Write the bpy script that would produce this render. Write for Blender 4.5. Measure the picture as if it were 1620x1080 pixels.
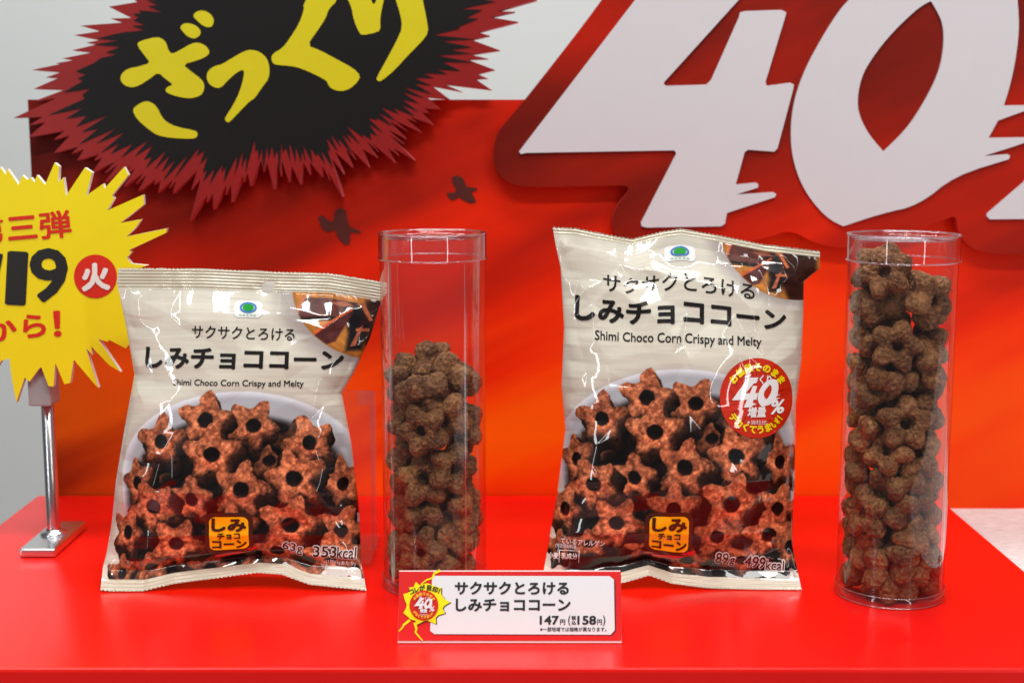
import bpy, bmesh, math, random
import numpy as np
from mathutils import Vector, Matrix, Quaternion, noise
from mathutils.geometry import tessellate_polygon, delaunay_2d_cdt

for o in list(bpy.data.objects):
    bpy.data.objects.remove(o)
SC = bpy.context.scene
COL = SC.collection
rad = math.radians

# ------------------------------------------------------------------ camera
FPX = 2200.0                       # focal length in pixels of a 1620 x 1080 frame
PITCH = math.atan(327 / FPX)       # the table edges meet 327 px above the centre
CAM = Vector((0, 0, 0.296))        # 30 cm above the table top
cam_d = bpy.data.cameras.new('camera')
cam_d.sensor_width = 36
cam_d.lens = FPX / 1620 * 36
cam_d.clip_start = 0.02
cam_d.clip_end = 50
cam_d.dof.use_dof = True
cam_d.dof.focus_distance = 0.885
cam_d.dof.aperture_fstop = 8.0
cam = bpy.data.objects.new('camera', cam_d)
cam.location = CAM
cam.rotation_euler = (math.pi / 2 - PITCH, 0, 0)
COL.objects.link(cam)
SC.camera = cam

# ------------------------------------------------------------------ world, lamps, exposure
world = bpy.data.worlds.new('World')
SC.world = world
world.use_nodes = True
bg = world.node_tree.nodes['Background']
bg.inputs[0].default_value = (0.92, 0.96, 1.0, 1)
bg.inputs[1].default_value = 0.10


def area(name, loc, aim, sx, sy, power, color=(1, 1, 1)):
    d = bpy.data.lights.new(name, 'AREA')
    d.shape = 'RECTANGLE'
    d.size, d.size_y = sx, sy
    d.energy = power
    d.color = color
    o = bpy.data.objects.new(name, d)
    o.location = loc
    o.rotation_euler = (Vector(aim) - Vector(loc)).to_track_quat('-Z', 'Y').to_euler()
    COL.objects.link(o)


# the hall's ceiling strips, and two upright lights added for tube streaks and glints
area('ceiling_strip_front', (0.15, -0.35, 1.75), (0, 0.95, 0.1), 1.5, 0.10, 24, (1, 0.97, 0.93))
area('ceiling_strip_over', (-0.1, 0.45, 1.9), (0, 0.95, 0.0), 1.7, 0.3, 23, (1, 0.98, 0.95))
area('added_streak_lamp_left', (-1.25, -0.45, 0.75), (0, 0.95, 0.1), 0.08, 1.4, 5.5, (0.95, 0.98, 1))
area('added_streak_lamp_right', (1.05, -0.65, 0.85), (0, 0.95, 0.1), 0.07, 1.4, 5.0, (1, 0.98, 0.95))
area('wall_washer', (-0.2, 1.55, 2.2), (-0.1, 2.2, 0.3), 2.4, 0.2, 38, (0.97, 1, 1))

SC.view_settings.view_transform = 'Standard'
SC.view_settings.look = 'None'
SC.view_settings.exposure = 0.0
SC.view_settings.gamma = 1.0
SC.view_settings.use_curve_mapping = False
SC.render.engine = 'CYCLES'
SC.cycles.max_bounces = 10
SC.cycles.transparent_max_bounces = 24
SC.cycles.caustics_reflective = False
SC.cycles.caustics_refractive = False
SC.cycles.use_denoising = True

# ------------------------------------------------------------------ pixels to places
_cp, _sp = math.cos(PITCH), math.sin(PITCH)
FWD, UP = np.array([0, _cp, -_sp]), np.array([0, _sp, _cp])
CAMV = np.array(CAM)


def rays(p):
    p = np.atleast_2d(np.asarray(p, float))
    a, b = (p[:, 0] - 810) / FPX, -(p[:, 1] - 540) / FPX
    return FWD[None] + b[:, None] * UP[None] + a[:, None] * np.array([[1.0, 0, 0]])


class Plane:
    """A flat surface; pixel directions meet it at real points."""
    def __init__(s, point, normal):
        s.p = np.array(point, float)
        n = np.array(normal, float)
        s.n = n / np.linalg.norm(n)

    def at(s, px, off=0.0):
        d = rays(px)
        q = s.p + s.n * off
        t = ((q - CAMV) @ s.n) / (d @ s.n)
        return CAMV + d * t[:, None]


def upright(y):
    return Plane((0, y, 0), (0, -1, 0))


def on_table(px, py, z=0.0):
    return Plane((0, 0, z), (0, 0, 1)).at([(px, py)])[0]


# ------------------------------------------------------------------ colours and materials
def lin(c):
    c = np.asarray(c, float) / 255.0
    return np.where(c <= 0.04045, c / 12.92, ((c + 0.055) / 1.055) ** 2.4)


def rgba(c):
    return tuple(float(v) for v in lin(c)) + (1.0,)


MATS = {}


def new_mat(name):
    m = bpy.data.materials.new(name)
    m.use_nodes = True
    nt = m.node_tree
    b = nt.nodes['Principled BSDF']
    return m, nt, b


def N(nt, kind, **kw):
    n = nt.nodes.new(kind)
    for k, v in kw.items():
        if k in n.inputs:
            n.inputs[k].default_value = v
        else:
            setattr(n, k, v)
    return n


def mat(name, col, rough=0.5, var=0.08, scale=60, bump=0.0, bscale=None, metal=0.0, coat=0.0, spec=0.5):
    """One paint, card or metal: colour with a little uneven grain and fine relief."""
    if name in MATS:
        return MATS[name]
    m, nt, b = new_mat(name)
    L = nt.links
    tc = N(nt, 'ShaderNodeTexCoord')
    no = N(nt, 'ShaderNodeTexNoise', Scale=scale, Detail=5.0)
    L.new(tc.outputs['Object'], no.inputs['Vector'])
    mx = N(nt, 'ShaderNodeMix', data_type='RGBA')
    c = np.array(rgba(col))
    lo, hi = c.copy(), c.copy()
    lo[:3] *= 1 - var
    hi[:3] = np.minimum(1, hi[:3] * (1 + var))
    mx.inputs[6].default_value = tuple(lo)
    mx.inputs[7].default_value = tuple(hi)
    L.new(no.outputs[0], mx.inputs[0])
    L.new(mx.outputs[2], b.inputs['Base Color'])
    b.inputs['Roughness'].default_value = rough
    b.inputs['Metallic'].default_value = metal
    b.inputs['Specular IOR Level'].default_value = spec
    if coat:
        b.inputs['Coat Weight'].default_value = coat
        b.inputs['Coat Roughness'].default_value = 0.08
    if bump:
        n2 = N(nt, 'ShaderNodeTexNoise', Scale=bscale or scale * 8, Detail=4.0)
        L.new(tc.outputs['Object'], n2.inputs['Vector'])
        bp = N(nt, 'ShaderNodeBump', Strength=bump, Distance=0.0006)
        L.new(n2.outputs[0], bp.inputs['Height'])
        L.new(bp.outputs[0], b.inputs['Normal'])
    MATS[name] = m
    return m


def clear_plastic(name, lo=0.035, hi=0.75, power=3.5, rough=0.03, veil=0.02, tint=(0.985, 0.975, 0.985)):
    """Thin clear sheet: passes light straight on and mirrors more the flatter it is met."""
    m = bpy.data.materials.new(name)
    m.use_nodes = True
    nt = m.node_tree
    nt.nodes.clear()
    L = nt.links
    out = N(nt, 'ShaderNodeOutputMaterial')
    lw = N(nt, 'ShaderNodeLayerWeight', Blend=0.5)
    pw = N(nt, 'ShaderNodeMath', operation='POWER')
    pw.inputs[1].default_value = power
    L.new(lw.outputs['Facing'], pw.inputs[0])
    mr = N(nt, 'ShaderNodeMapRange')
    mr.inputs['To Min'].default_value = lo
    mr.inputs['To Max'].default_value = hi
    L.new(pw.outputs[0], mr.inputs['Value'])
    tr = N(nt, 'ShaderNodeBsdfTransparent')
    tr.inputs[0].default_value = tint + (1,)
    df = N(nt, 'ShaderNodeBsdfDiffuse')
    df.inputs[0].default_value = (0.85, 0.82, 0.86, 1)
    gl = N(nt, 'ShaderNodeBsdfGlossy', Roughness=rough)
    m1 = N(nt, 'ShaderNodeMixShader')
    m1.inputs[0].default_value = veil
    L.new(tr.outputs[0], m1.inputs[1])
    L.new(df.outputs[0], m1.inputs[2])
    m2 = N(nt, 'ShaderNodeMixShader')
    L.new(mr.outputs[0], m2.inputs[0])
    L.new(m1.outputs[0], m2.inputs[1])
    L.new(gl.outputs[0], m2.inputs[2])
    L.new(m2.outputs[0], out.inputs[0])
    MATS[name] = m
    return m


# ------------------------------------------------------------------ objects
def link(name, me, parent=None, mats=()):
    for m in mats:
        me.materials.append(m)
    o = bpy.data.objects.new(name, me)
    COL.objects.link(o)
    if parent is not None:
        o.parent = parent
        o.matrix_parent_inverse = parent.matrix_world.inverted()
    return o


def tag(o, label=None, cat=None, group=None, kind=None):
    for k, v in (('label', label), ('category', cat), ('group', group), ('kind', kind)):
        if v:
            o[k] = v
    return o


def thing(name, label, cat, loc=(0, 0, 0), group=None):
    o = bpy.data.objects.new(name, None)
    o.empty_display_size = 0.02
    COL.objects.link(o)
    o.location = loc
    o.matrix_world = Matrix.Translation(loc)
    return tag(o, label, cat, group)


def mesh(name, verts, faces, smooth=False):
    me = bpy.data.meshes.new(name)
    me.from_pydata([tuple(map(float, v)) for v in verts], [], [tuple(map(int, f)) for f in faces])
    me.update()
    if smooth:
        me.polygons.foreach_set('use_smooth', [True] * len(me.polygons))
    return me


def bm_obj(name, bm, parent, mats, bevel=0.0, smooth=False, seg=2):
    if bevel:
        bmesh.ops.bevel(bm, geom=[e for e in bm.edges if e.is_manifold and e.calc_face_angle(0) > 0.5],
                        offset=bevel, segments=seg, affect='EDGES', profile=0.6)
    me = bpy.data.meshes.new(name)
    bm.to_mesh(me)
    bm.free()
    if smooth:
        me.polygons.foreach_set('use_smooth', [True] * len(me.polygons))
    return link(name, me, parent, mats)


def box_bm(x0, x1, y0, y1, z0, z1):
    bm = bmesh.new()
    bmesh.ops.create_cube(bm, size=1)
    for v in bm.verts:
        v.co = Vector((x0 + (v.co.x + .5) * (x1 - x0), y0 + (v.co.y + .5) * (y1 - y0), z0 + (v.co.z + .5) * (z1 - z0)))
    return bm


def lathe(profile, seg=96, closed=False):
    """profile: (r, z) pairs turned about z."""
    V, Fc = [], []
    n = len(profile)
    for r, z in profile:
        for k in range(seg):
            a = 2 * math.pi * k / seg
            V.append((r * math.cos(a), r * math.sin(a), z))
    for i in range(n - (0 if closed else 1)):
        j = (i + 1) % n
        for k in range(seg):
            l = (k + 1) % seg
            Fc.append((i * seg + k, i * seg + l, j * seg + l, j * seg + k))
    return V, Fc


def slab(loops, plane, off, thick):
    """Board cut to an outline (pixel loops, the first the outline, others holes) lying on
    a plane: returns verts, faces and how many of the faces are the front."""
    pts = [np.array(l, float) for l in loops]
    front = [plane.at(l, off) for l in pts]
    tri = tessellate_polygon([[Vector((p[0], -p[1], 0)) for p in l] for l in pts])
    fv = np.vstack(front)
    bv = fv - plane.n * thick
    n = len(fv)
    V = np.vstack([fv, bv])
    Fc = []
    for t in tri:
        a, b, c = t
        nn = np.cross(fv[b] - fv[a], fv[c] - fv[a])
        Fc.append((a, b, c) if nn @ plane.n > 0 else (c, b, a))
    k = len(Fc)
    Fc += [tuple(i + n for i in reversed(f)) for f in Fc[:k]]
    s = 0
    for l in pts:
        m = len(l)
        ar = sum(l[i][0] * l[(i + 1) % m][1] - l[(i + 1) % m][0] * l[i][1] for i in range(m))
        for i in range(m):
            a, b = s + i, s + (i + 1) % m
            Fc.append((a, b, b + n, a + n) if ar > 0 else (b, a, a + n, b + n))
        s += m
    return V, Fc, k


def board(name, loops, plane, off, thick, parent, mats):
    """mats: front, edge"""
    V, Fc, k = slab(loops, plane, off, thick)
    me = mesh(name, V, Fc)
    o = link(name, me, parent, mats)
    if len(mats) > 1:
        me.polygons.foreach_set('material_index', [0] * k + [1] * (len(Fc) - k))
    return o


def zoomed(pts, sc, ox, oy):
    return [(ox + x * sc, oy + y * sc) for x, y in pts]


def rounded(pts, it=1):
    """Corner cutting, so a traced outline gets its soft corners back."""
    for _ in range(it):
        q = []
        for i in range(len(pts)):
            (x0, y0), (x1, y1) = pts[i], pts[(i + 1) % len(pts)]
            q += [(x0 * .75 + x1 * .25, y0 * .75 + y1 * .25), (x0 * .25 + x1 * .75, y0 * .25 + y1 * .75)]
        pts = q
    return pts


def eased(pts, it=2, turn=38):
    """Rounds the gentle bends of a traced outline and keeps its sharp corners."""
    for _ in range(it):
        q = []
        n = len(pts)
        for i in range(n):
            a, b, c = [np.array(pts[(i + k) % n], float) for k in (-1, 0, 1)]
            u, v = b - a, c - b
            t = abs(math.degrees(math.atan2(u[0] * v[1] - u[1] * v[0], u @ v)))
            if t > turn or t < 1:
                q.append(tuple(b))
            else:
                q += [tuple(b * .75 + a * .25), tuple(b * .75 + c * .25)]
        pts = q
    return pts


def stroke(pts, w):
    """Outline of a zigzag stroke that tapers to its end."""
    L, R = [], []
    n = len(pts)
    for i, p in enumerate(pts):
        a, b = pts[max(0, i - 1)], pts[min(n - 1, i + 1)]
        d = Vector((b[0] - a[0], b[1] - a[1])).normalized()
        ww = w * (1 - 0.6 * i / (n - 1)) / 2
        L.append((p[0] - d.y * ww, p[1] + d.x * ww))
        R.append((p[0] + d.y * ww, p[1] - d.x * ww))
    return L + R[::-1]


# ------------------------------------------------------------------ lettering
_fc = bpy.data.curves.new('lettering_source', 'FONT')
_fo = bpy.data.objects.new('lettering_source', _fc)
COL.objects.link(_fo)


def glyphs(text, bold=0.0, res=3):
    """Flat ink of a line of text, em = 1; bolder ink is made of copies set a little apart,
    each in its own thin layer (third column)."""
    _fc.body = text
    _fc.size = 1
    _fc.resolution_u = res
    bpy.context.view_layer.update()
    dg = bpy.context.evaluated_depsgraph_get()
    me = bpy.data.meshes.new_from_object(_fo.evaluated_get(dg))
    v = np.array([x.co[:2] for x in me.vertices])
    f = [tuple(p.vertices) for p in me.polygons]
    bpy.data.meshes.remove(me)
    k = 0 if bold <= 0 else 4 if bold < .02 else 8
    V, Fc = [], []
    for i in range(max(1, k)):
        a = 2 * math.pi * (i + .5) / max(1, k)
        d = np.array([math.cos(a), math.sin(a)]) * (bold if k else 0)
        V.append(np.column_stack([v + d, np.full(len(v), float(i))]))
        Fc += [tuple(q + i * len(v) for q in t) for t in f]
    return np.vstack(V), Fc


def fit(text, x0, y0, x1, y1, rot=0.0, bold=0.0, shear=0.0):
    """Text whose ink fills the pixel box; rot in degrees, clockwise on the picture."""
    v, f = glyphs(text, bold)
    lo, hi = v.min(0)[:2], v.max(0)[:2]
    u = (v[:, :2] - lo) / (hi - lo)
    u[:, 1] = 1 - u[:, 1]
    p = np.stack([x0 + u[:, 0] * (x1 - x0), y0 + u[:, 1] * (y1 - y0)], 1)
    c = np.array([(x0 + x1) / 2, (y0 + y1) / 2])
    p[:, 0] += -(p[:, 1] - c[1]) * shear
    if rot:
        a = math.radians(rot)
        d = p - c
        p = c + np.stack([d[:, 0] * math.cos(a) - d[:, 1] * math.sin(a), d[:, 0] * math.sin(a) + d[:, 1] * math.cos(a)], 1)
    return np.column_stack([p, v[:, 2]]), f


def char_at(ch, cx, cy, size, rot=0.0, bold=0.0, squash=1.0):
    """One character set in its em square about a centre."""
    v, f = glyphs(ch, bold)
    c = np.array([0.5 if ord(ch) > 255 else (v[:, 0].max() + v[:, 0].min()) / 2, 0.38])
    d = (v[:, :2] - c) * size
    d[:, 1] *= -1
    d[:, 0] *= squash
    a = math.radians(rot)
    return np.stack([cx + d[:, 0] * math.cos(a) - d[:, 1] * math.sin(a), cy + d[:, 0] * math.sin(a) + d[:, 1] * math.cos(a), v[:, 2]], 1), f


def arc_text(text, cx, cy, r, a0, a1, size, bold=0.0, inward=False):
    """Characters along a circle; angles in degrees, 0 = up, clockwise."""
    out = []
    for i, ch in enumerate(text):
        a = a0 + (a1 - a0) * i / max(1, len(text) - 1)
        t = math.radians(a)
        out.append(char_at(ch, cx + r * math.sin(t), cy - r * math.cos(t), size, a + (180 if inward else 0), bold))
    return out


def flat(loops):
    """Pixel outline(s) as a flat piece."""
    pts = np.vstack([np.array(l, float) for l in loops])
    return pts, [tuple(t) for t in tessellate_polygon([[Vector((p[0], p[1], 0)) for p in l] for l in loops])]


def ring(cx, cy, rx, ry, n=40, rot=0.0):
    a = math.radians(rot)
    out = []
    for k in range(n):
        t = 2 * math.pi * k / n
        x, y = rx * math.cos(t), ry * math.sin(t)
        out.append((cx + x * math.cos(a) - y * math.sin(a), cy + x * math.sin(a) + y * math.cos(a)))
    return out


def merge(pieces):
    V, Fc, n = [], [], 0
    for v, f in pieces:
        V.append(v if v.shape[1] == 3 else np.column_stack([v, np.zeros(len(v))]))
        Fc += [tuple(i + n for i in q) for q in f]
        n += len(v)
    return np.vstack(V), Fc


LAYER = .000012


def printed(name, pieces, surface, off, parent, material, cut=0):
    """Flat print lying just proud of a plane or of a bag's film."""
    v, f = merge(pieces)
    if isinstance(surface, Plane):
        P = surface.at(v[:, :2], off) + surface.n * (v[:, 2:] * LAYER)
        ff = []
        for q in f:
            nn = np.cross(P[q[1]] - P[q[0]], P[q[2]] - P[q[0]])
            ff.append(q if nn @ surface.n > 0 else q[::-1])
        return link(name, mesh(name, P, ff), parent, [material])
    bm = bmesh.new()
    bv = [bm.verts.new((p[0], p[1], p[2])) for p in v]
    for q in f:
        try:
            bm.faces.new([bv[i] for i in q])
        except ValueError:
            pass
    for ax in (0, 1):
        lo, hi = v[:, ax].min(), v[:, ax].max()
        k = math.floor(lo / cut) + 1
        while k * cut < hi:
            co = [0, 0, 0]
            no = [0, 0, 0]
            co[ax] = k * cut
            no[ax] = 1
            bmesh.ops.bisect_plane(bm, geom=bm.verts[:] + bm.edges[:] + bm.faces[:], plane_co=co, plane_no=no, dist=1e-5)
            k += 1
    bmesh.ops.triangulate(bm, faces=bm.faces[:])
    me = bpy.data.meshes.new(name)
    bm.to_mesh(me)
    bm.free()
    q = np.array([x.co[:] for x in me.vertices])
    P, Nn = surface.conform(q[:, :2], off + q[:, 2] * LAYER)
    me.vertices.foreach_set('co', P.ravel())
    fl = []
    for p in me.polygons:
        a, b, c = p.vertices[:3]
        if np.cross(P[b] - P[a], P[c] - P[a]) @ Nn[a] < 0:
            fl.append(p.index)
    bm = bmesh.new()
    bm.from_mesh(me)
    bm.faces.ensure_lookup_table()
    bmesh.ops.reverse_faces(bm, faces=[bm.faces[i] for i in fl])
    bm.to_mesh(me)
    bm.free()
    me.polygons.foreach_set('use_smooth', [True] * len(me.polygons))
    me.update()
    me.normals_split_custom_set_from_vertices([tuple(n) for n in Nn])
    return link(name, me, parent, [material])


# ------------------------------------------------------------------ noise for films and prints
def vnoise(x, y, seed=0):
    xi, yi = np.floor(x).astype(np.int64), np.floor(y).astype(np.int64)
    fx, fy = x - xi, y - yi
    fx, fy = fx * fx * (3 - 2 * fx), fy * fy * (3 - 2 * fy)

    def h(a, b):
        n = (a * 374761393 + b * 668265263 + seed * 974711) & 0xffffffff
        n = ((n ^ (n >> 13)) * 1274126177) & 0xffffffff
        return ((n ^ (n >> 16)) & 0xffff) / 65535.0
    return (h(xi, yi) * (1 - fx) + h(xi + 1, yi) * fx) * (1 - fy) + (h(xi, yi + 1) * (1 - fx) + h(xi + 1, yi + 1) * fx) * fy


def fbm(x, y, seed=0, oct=4):
    s, a, t = 0, 0.5, 0
    for k in range(oct):
        s = s + a * vnoise(x * 2 ** k, y * 2 ** k, seed + k * 17)
        t += a
        a *= 0.5
    return s / t


def sstep(a, b, x):
    t = np.clip((x - a) / (b - a), 0, 1)
    return t * t * (3 - 2 * t)


# ================================================================== the setting
Y_FRONT, Y_BACK, X_L, X_R = 0.744, 1.124, -0.394, 0.352
Y_PANEL = 1.126                     # front of the backdrop board


def red_table_mat():
    m, nt, b = new_mat('red_laminate')
    L = nt.links
    tc = N(nt, 'ShaderNodeTexCoord')
    n1 = N(nt, 'ShaderNodeTexNoise', Scale=9.0, Detail=6.0)
    n2 = N(nt, 'ShaderNodeTexNoise', Scale=420.0, Detail=3.0)
    for n in (n1, n2):
        L.new(tc.outputs['Object'], n.inputs['Vector'])
    mx = N(nt, 'ShaderNodeMix', data_type='RGBA')
    mx.inputs[6].default_value = rgba((232, 10, 6))
    mx.inputs[7].default_value = rgba((240, 17, 8))
    L.new(n1.outputs[0], mx.inputs[0])
    # specks of dust
    vo = N(nt, 'ShaderNodeTexVoronoi', Scale=70.0)
    L.new(tc.outputs['Object'], vo.inputs['Vector'])
    lt = N(nt, 'ShaderNodeMath', operation='LESS_THAN')
    lt.inputs[1].default_value = 0.028
    L.new(vo.outputs['Distance'], lt.inputs[0])
    gate = N(nt, 'ShaderNodeMath', operation='GREATER_THAN')
    gate.inputs[1].default_value = 0.55
    L.new(n1.outputs[0], gate.inputs[0])
    mu = N(nt, 'ShaderNodeMath', operation='MULTIPLY')
    L.new(lt.outputs[0], mu.inputs[0])
    L.new(gate.outputs[0], mu.inputs[1])
    m3 = N(nt, 'ShaderNodeMath', operation='MULTIPLY')
    m3.inputs[1].default_value = 0.25
    L.new(mu.outputs[0], m3.inputs[0])
    mx2 = N(nt, 'ShaderNodeMix', data_type='RGBA')
    mx2.inputs[7].default_value = rgba((235, 150, 140))
    L.new(m3.outputs[0], mx2.inputs[0])
    L.new(mx.outputs[2], mx2.inputs[6])
    L.new(mx2.outputs[2], b.inputs['Base Color'])
    mr = N(nt, 'ShaderNodeMapRange')
    mr.inputs['To Min'].default_value = 0.24
    mr.inputs['To Max'].default_value = 0.36
    L.new(n1.outputs[0], mr.inputs['Value'])
    L.new(mr.outputs[0], b.inputs['Roughness'])
    bp = N(nt, 'ShaderNodeBump', Strength=0.12, Distance=0.0004)
    L.new(n2.outputs[0], bp.inputs['Height'])
    L.new(bp.outputs[0], b.inputs['Normal'])
    return m


bm = box_bm(X_L, X_R, Y_FRONT, Y_BACK, -0.72, 0)
o = bm_obj('display_table', bm, None, [red_table_mat()], bevel=0.002)
tag(o, 'red laminate display table that carries the bags, tubes and price card', 'table', kind='structure')

o = bm_obj('floor', box_bm(-3, 3, -1.5, 2.6, -0.78, -0.72), None, [mat('floor_grey', (150, 150, 150), 0.5)])
tag(o, 'grey floor of the hall under the red table', 'floor', kind='structure')


def wall_mat():
    m = mat('wall_white', (205, 212, 211), 0.65, 0.03, 3, 0.25, 500)
    return m


o = bm_obj('back_wall', box_bm(-3, 3, 2.2, 2.26, -0.72, 2.6), None, [wall_mat()])
tag(o, 'plain pale grey wall behind the red backdrop', 'wall', kind='structure')


def linen_mat():
    m, nt, b = new_mat('pale_linen')
    L = nt.links
    tc = N(nt, 'ShaderNodeTexCoord')
    mp = N(nt, 'ShaderNodeMapping')
    mp.inputs['Scale'].default_value = (1, 3.2, 1)
    L.new(tc.outputs['Object'], mp.inputs[0])
    n1 = N(nt, 'ShaderNodeTexNoise', Scale=95.0, Detail=8.0, Roughness=0.7)
    L.new(mp.outputs[0], n1.inputs['Vector'])
    cr = N(nt, 'ShaderNodeValToRGB')
    cr.color_ramp.elements[0].position = 0.3
    cr.color_ramp.elements[1].position = 0.72
    cr.color_ramp.elements[0].color = rgba((196, 188, 186))
    cr.color_ramp.elements[1].color = rgba((236, 232, 230))
    L.new(n1.outputs[0], cr.inputs[0])
    L.new(cr.outputs[0], b.inputs['Base Color'])
    b.inputs['Roughness'].default_value = 0.8
    bp = N(nt, 'ShaderNodeBump', Strength=0.4, Distance=0.0008)
    L.new(n1.outputs[0], bp.inputs['Height'])
    L.new(bp.outputs[0], b.inputs['Normal'])
    return m


o = bm_obj('side_counter', box_bm(X_R + 0.003, 1.5, 0.5, 1.4, -0.72, -0.012), None, [linen_mat()], bevel=0.003)
tag(o, 'pale grey counter top to the right of the red table', 'counter', kind='structure')


# ================================================================== backdrop board
def flame_mat(name, dark=0.0):
    """Printed poster: maroon to red to orange in slanting streaks, darker to the upper left."""
    m, nt, b = new_mat(name)
    L = nt.links
    tc = N(nt, 'ShaderNodeTexCoord')
    sp = N(nt, 'ShaderNodeSeparateXYZ')
    L.new(tc.outputs['Object'], sp.inputs[0])
    mp = N(nt, 'ShaderNodeMapping')
    mp.inputs['Scale'].default_value = (2.2, 1, 15)
    mr0 = N(nt, 'ShaderNodeMapping')
    mr0.inputs['Rotation'].default_value = (0, rad(26), 0)
    L.new(tc.outputs['Object'], mr0.inputs[0])
    L.new(mr0.outputs[0], mp.inputs[0])
    st = N(nt, 'ShaderNodeTexNoise', Scale=1.0, Detail=3.0, Roughness=0.45)
    L.new(mp.outputs[0], st.inputs['Vector'])
    cl = N(nt, 'ShaderNodeTexNoise', Scale=5.0, Detail=3.0)
    L.new(tc.outputs['Object'], cl.inputs['Vector'])

    def lin_map(src, a, bb, lo, hi):
        r = N(nt, 'ShaderNodeMapRange')
        r.inputs['From Min'].default_value = a
        r.inputs['From Max'].default_value = bb
        r.inputs['To Min'].default_value = lo
        r.inputs['To Max'].default_value = hi
        L.new(src, r.inputs['Value'])
        return r.outputs[0]

    def op(kind, a, c):
        n = N(nt, 'ShaderNodeMath', operation=kind)
        for i, s in enumerate((a, c)):
            if isinstance(s, (int, float)):
                n.inputs[i].default_value = s
            else:
                L.new(s, n.inputs[i])
        return n.outputs[0]
    # brightness: left to right, plus streaks
    base = lin_map(sp.outputs['X'], -0.40, 0.06, 0.02, 0.70)
    low = lin_map(sp.outputs['Z'], 0.33, 0.03, 0.0, 0.30)
    s = op('ADD', base, low)
    streak = lin_map(st.outputs[0], 0.3, 0.7, -0.24, 0.24)
    s = op('ADD', s, streak)
    s = op('ADD', s, lin_map(cl.outputs[0], 0.3, 0.7, -0.07, 0.07))
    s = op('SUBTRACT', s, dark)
    cr = N(nt, 'ShaderNodeValToRGB')
    e = cr.color_ramp.elements
    e[0].position, e[0].color = 0.0, rgba((88, 12, 4))
    e[1].position, e[1].color = 1.0, rgba((240, 58, 0))
    for p, c in ((0.25, (122, 20, 5)), (0.5, (176, 26, 3)), (0.74, (224, 38, 0)), (0.88, (238, 50, 0))):
        k = e.new(p)
        k.color = rgba(c)
    L.new(s, cr.inputs[0])
    # the glow along the foot of the poster
    glow = op('MULTIPLY', op('MULTIPLY', lin_map(sp.outputs['Z'], 0.17, 0.05, 0.0, 0.85), lin_map(sp.outputs['X'], -.1, .35, 1.0, .35)), lin_map(st.outputs[0], 0.40, 0.62, 0.0, 1.0))
    glow = op('MULTIPLY', glow, lin_map(sp.outputs['Z'], -0.01, 0.05, 0.25, 1.0))
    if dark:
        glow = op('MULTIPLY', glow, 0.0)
    mx = N(nt, 'ShaderNodeMix', data_type='RGBA')
    L.new(glow, mx.inputs[0])
    L.new(cr.outputs[0], mx.inputs[6])
    mx.inputs[7].default_value = rgba((246, 112, 0))
    L.new(mx.outputs[2], b.inputs['Base Color'])
    b.inputs['Roughness'].default_value = 0.5
    b.inputs['Specular IOR Level'].default_value = 0.15
    return m


FLAME = flame_mat('flame_poster')
back = thing('backdrop_board', 'wide red and orange poster board standing behind the table', 'poster board', (0, Y_PANEL, -0.012))
o = bm_obj('board', box_bm(-0.3865, 1.15, Y_PANEL, Y_PANEL + 0.03, -0.012, 0.3235), back, [FLAME])
PANEL = upright(Y_PANEL)
b1 = [(70, 450), (110, 435), (160, 480), (200, 490), (215, 400), (260, 370), (310, 395), (320, 470), (340, 530), (440, 575),
      (430, 590), (350, 580), (340, 680), (300, 690), (250, 640), (215, 560), (150, 580), (100, 545)]
b2 = [(1215, 110), (1260, 95), (1310, 120), (1340, 190), (1430, 205), (1430, 220), (1380, 240), (1410, 290), (1425, 320),
      (1380, 335), (1310, 310), (1280, 280), (1215, 310), (1180, 280), (1170, 245), (1240, 240), (1250, 210), (1220, 160)]
BIRD = mat('bird_ink', (74, 18, 8), 0.45)
for bb in (b1, b2):
    printed('bird_print', [flat([zoomed(bb, 0.1852, 490, 260)])], PANEL, 0.0006, back, BIRD)

# ------------------------------------------------------------------ black burst board with brush lettering
Y_BURST = 1.1105
BURST = upright(Y_BURST)
rnd = random.Random(5)
tips = [(172, 11), (127, 41), (117, 56), (114, 80), (98, 93), (50, 111), (53, 141), (21, 187), (45, 217), (85, 242), (122, 254),
        (146, 273), (165, 289), (195, 296), (218, 303), (250, 305), (273, 307), (300, 350), (337, 332), (366, 321), (396, 295),
        (433, 300), (457, 289), (475, 292), (510, 281), (542, 312), (557, 265), (584, 265), (597, 250), (625, 258), (656, 254),
        (642, 220), (666, 210), (685, 198), (696, 173), (712, 158), (778, 143), (783, 111), (791, 80), (820, 35), (850, 0),
        (838, -38), (846, -80), (815, -110), (810, -150), (770, -170), (745, -215), (700, -215), (660, -250), (610, -235),
        (560, -260), (510, -235), (455, -245), (410, -205), (350, -205), (310, -165), (262, -150), (240, -105), (205, -82), (196, -40)]
bc = np.array([430.0, 60.0])


def star_outline(tips, depth, jit, centre):
    out = []
    for i, t in enumerate(tips):
        n = tips[(i + 1) % len(tips)]
        out.append(t)
        m = (np.array(t) + np.array(n)) / 2
        gap = np.linalg.norm(np.array(t) - np.array(n))
        d = centre - m
        d /= np.linalg.norm(d)
        k = depth * (0.75 + jit * rnd.random()) * (0.55 + min(gap, 60) / 60)
        m = m + d * k
        if gap > 22:
            t_, n_ = np.array(t), np.array(n)
            a_ = t_ * .62 + n_ * .38 + d * k * .95
            e_ = (t_ * .48 + n_ * .52) + d * k * rnd.uniform(.25, .55)
            b_ = t_ * .36 + n_ * .64 + d * k * .9
            out += [tuple(a_), tuple(e_), tuple(b_)]
        else:
            out.append((m[0], m[1]))
    return out


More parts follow.
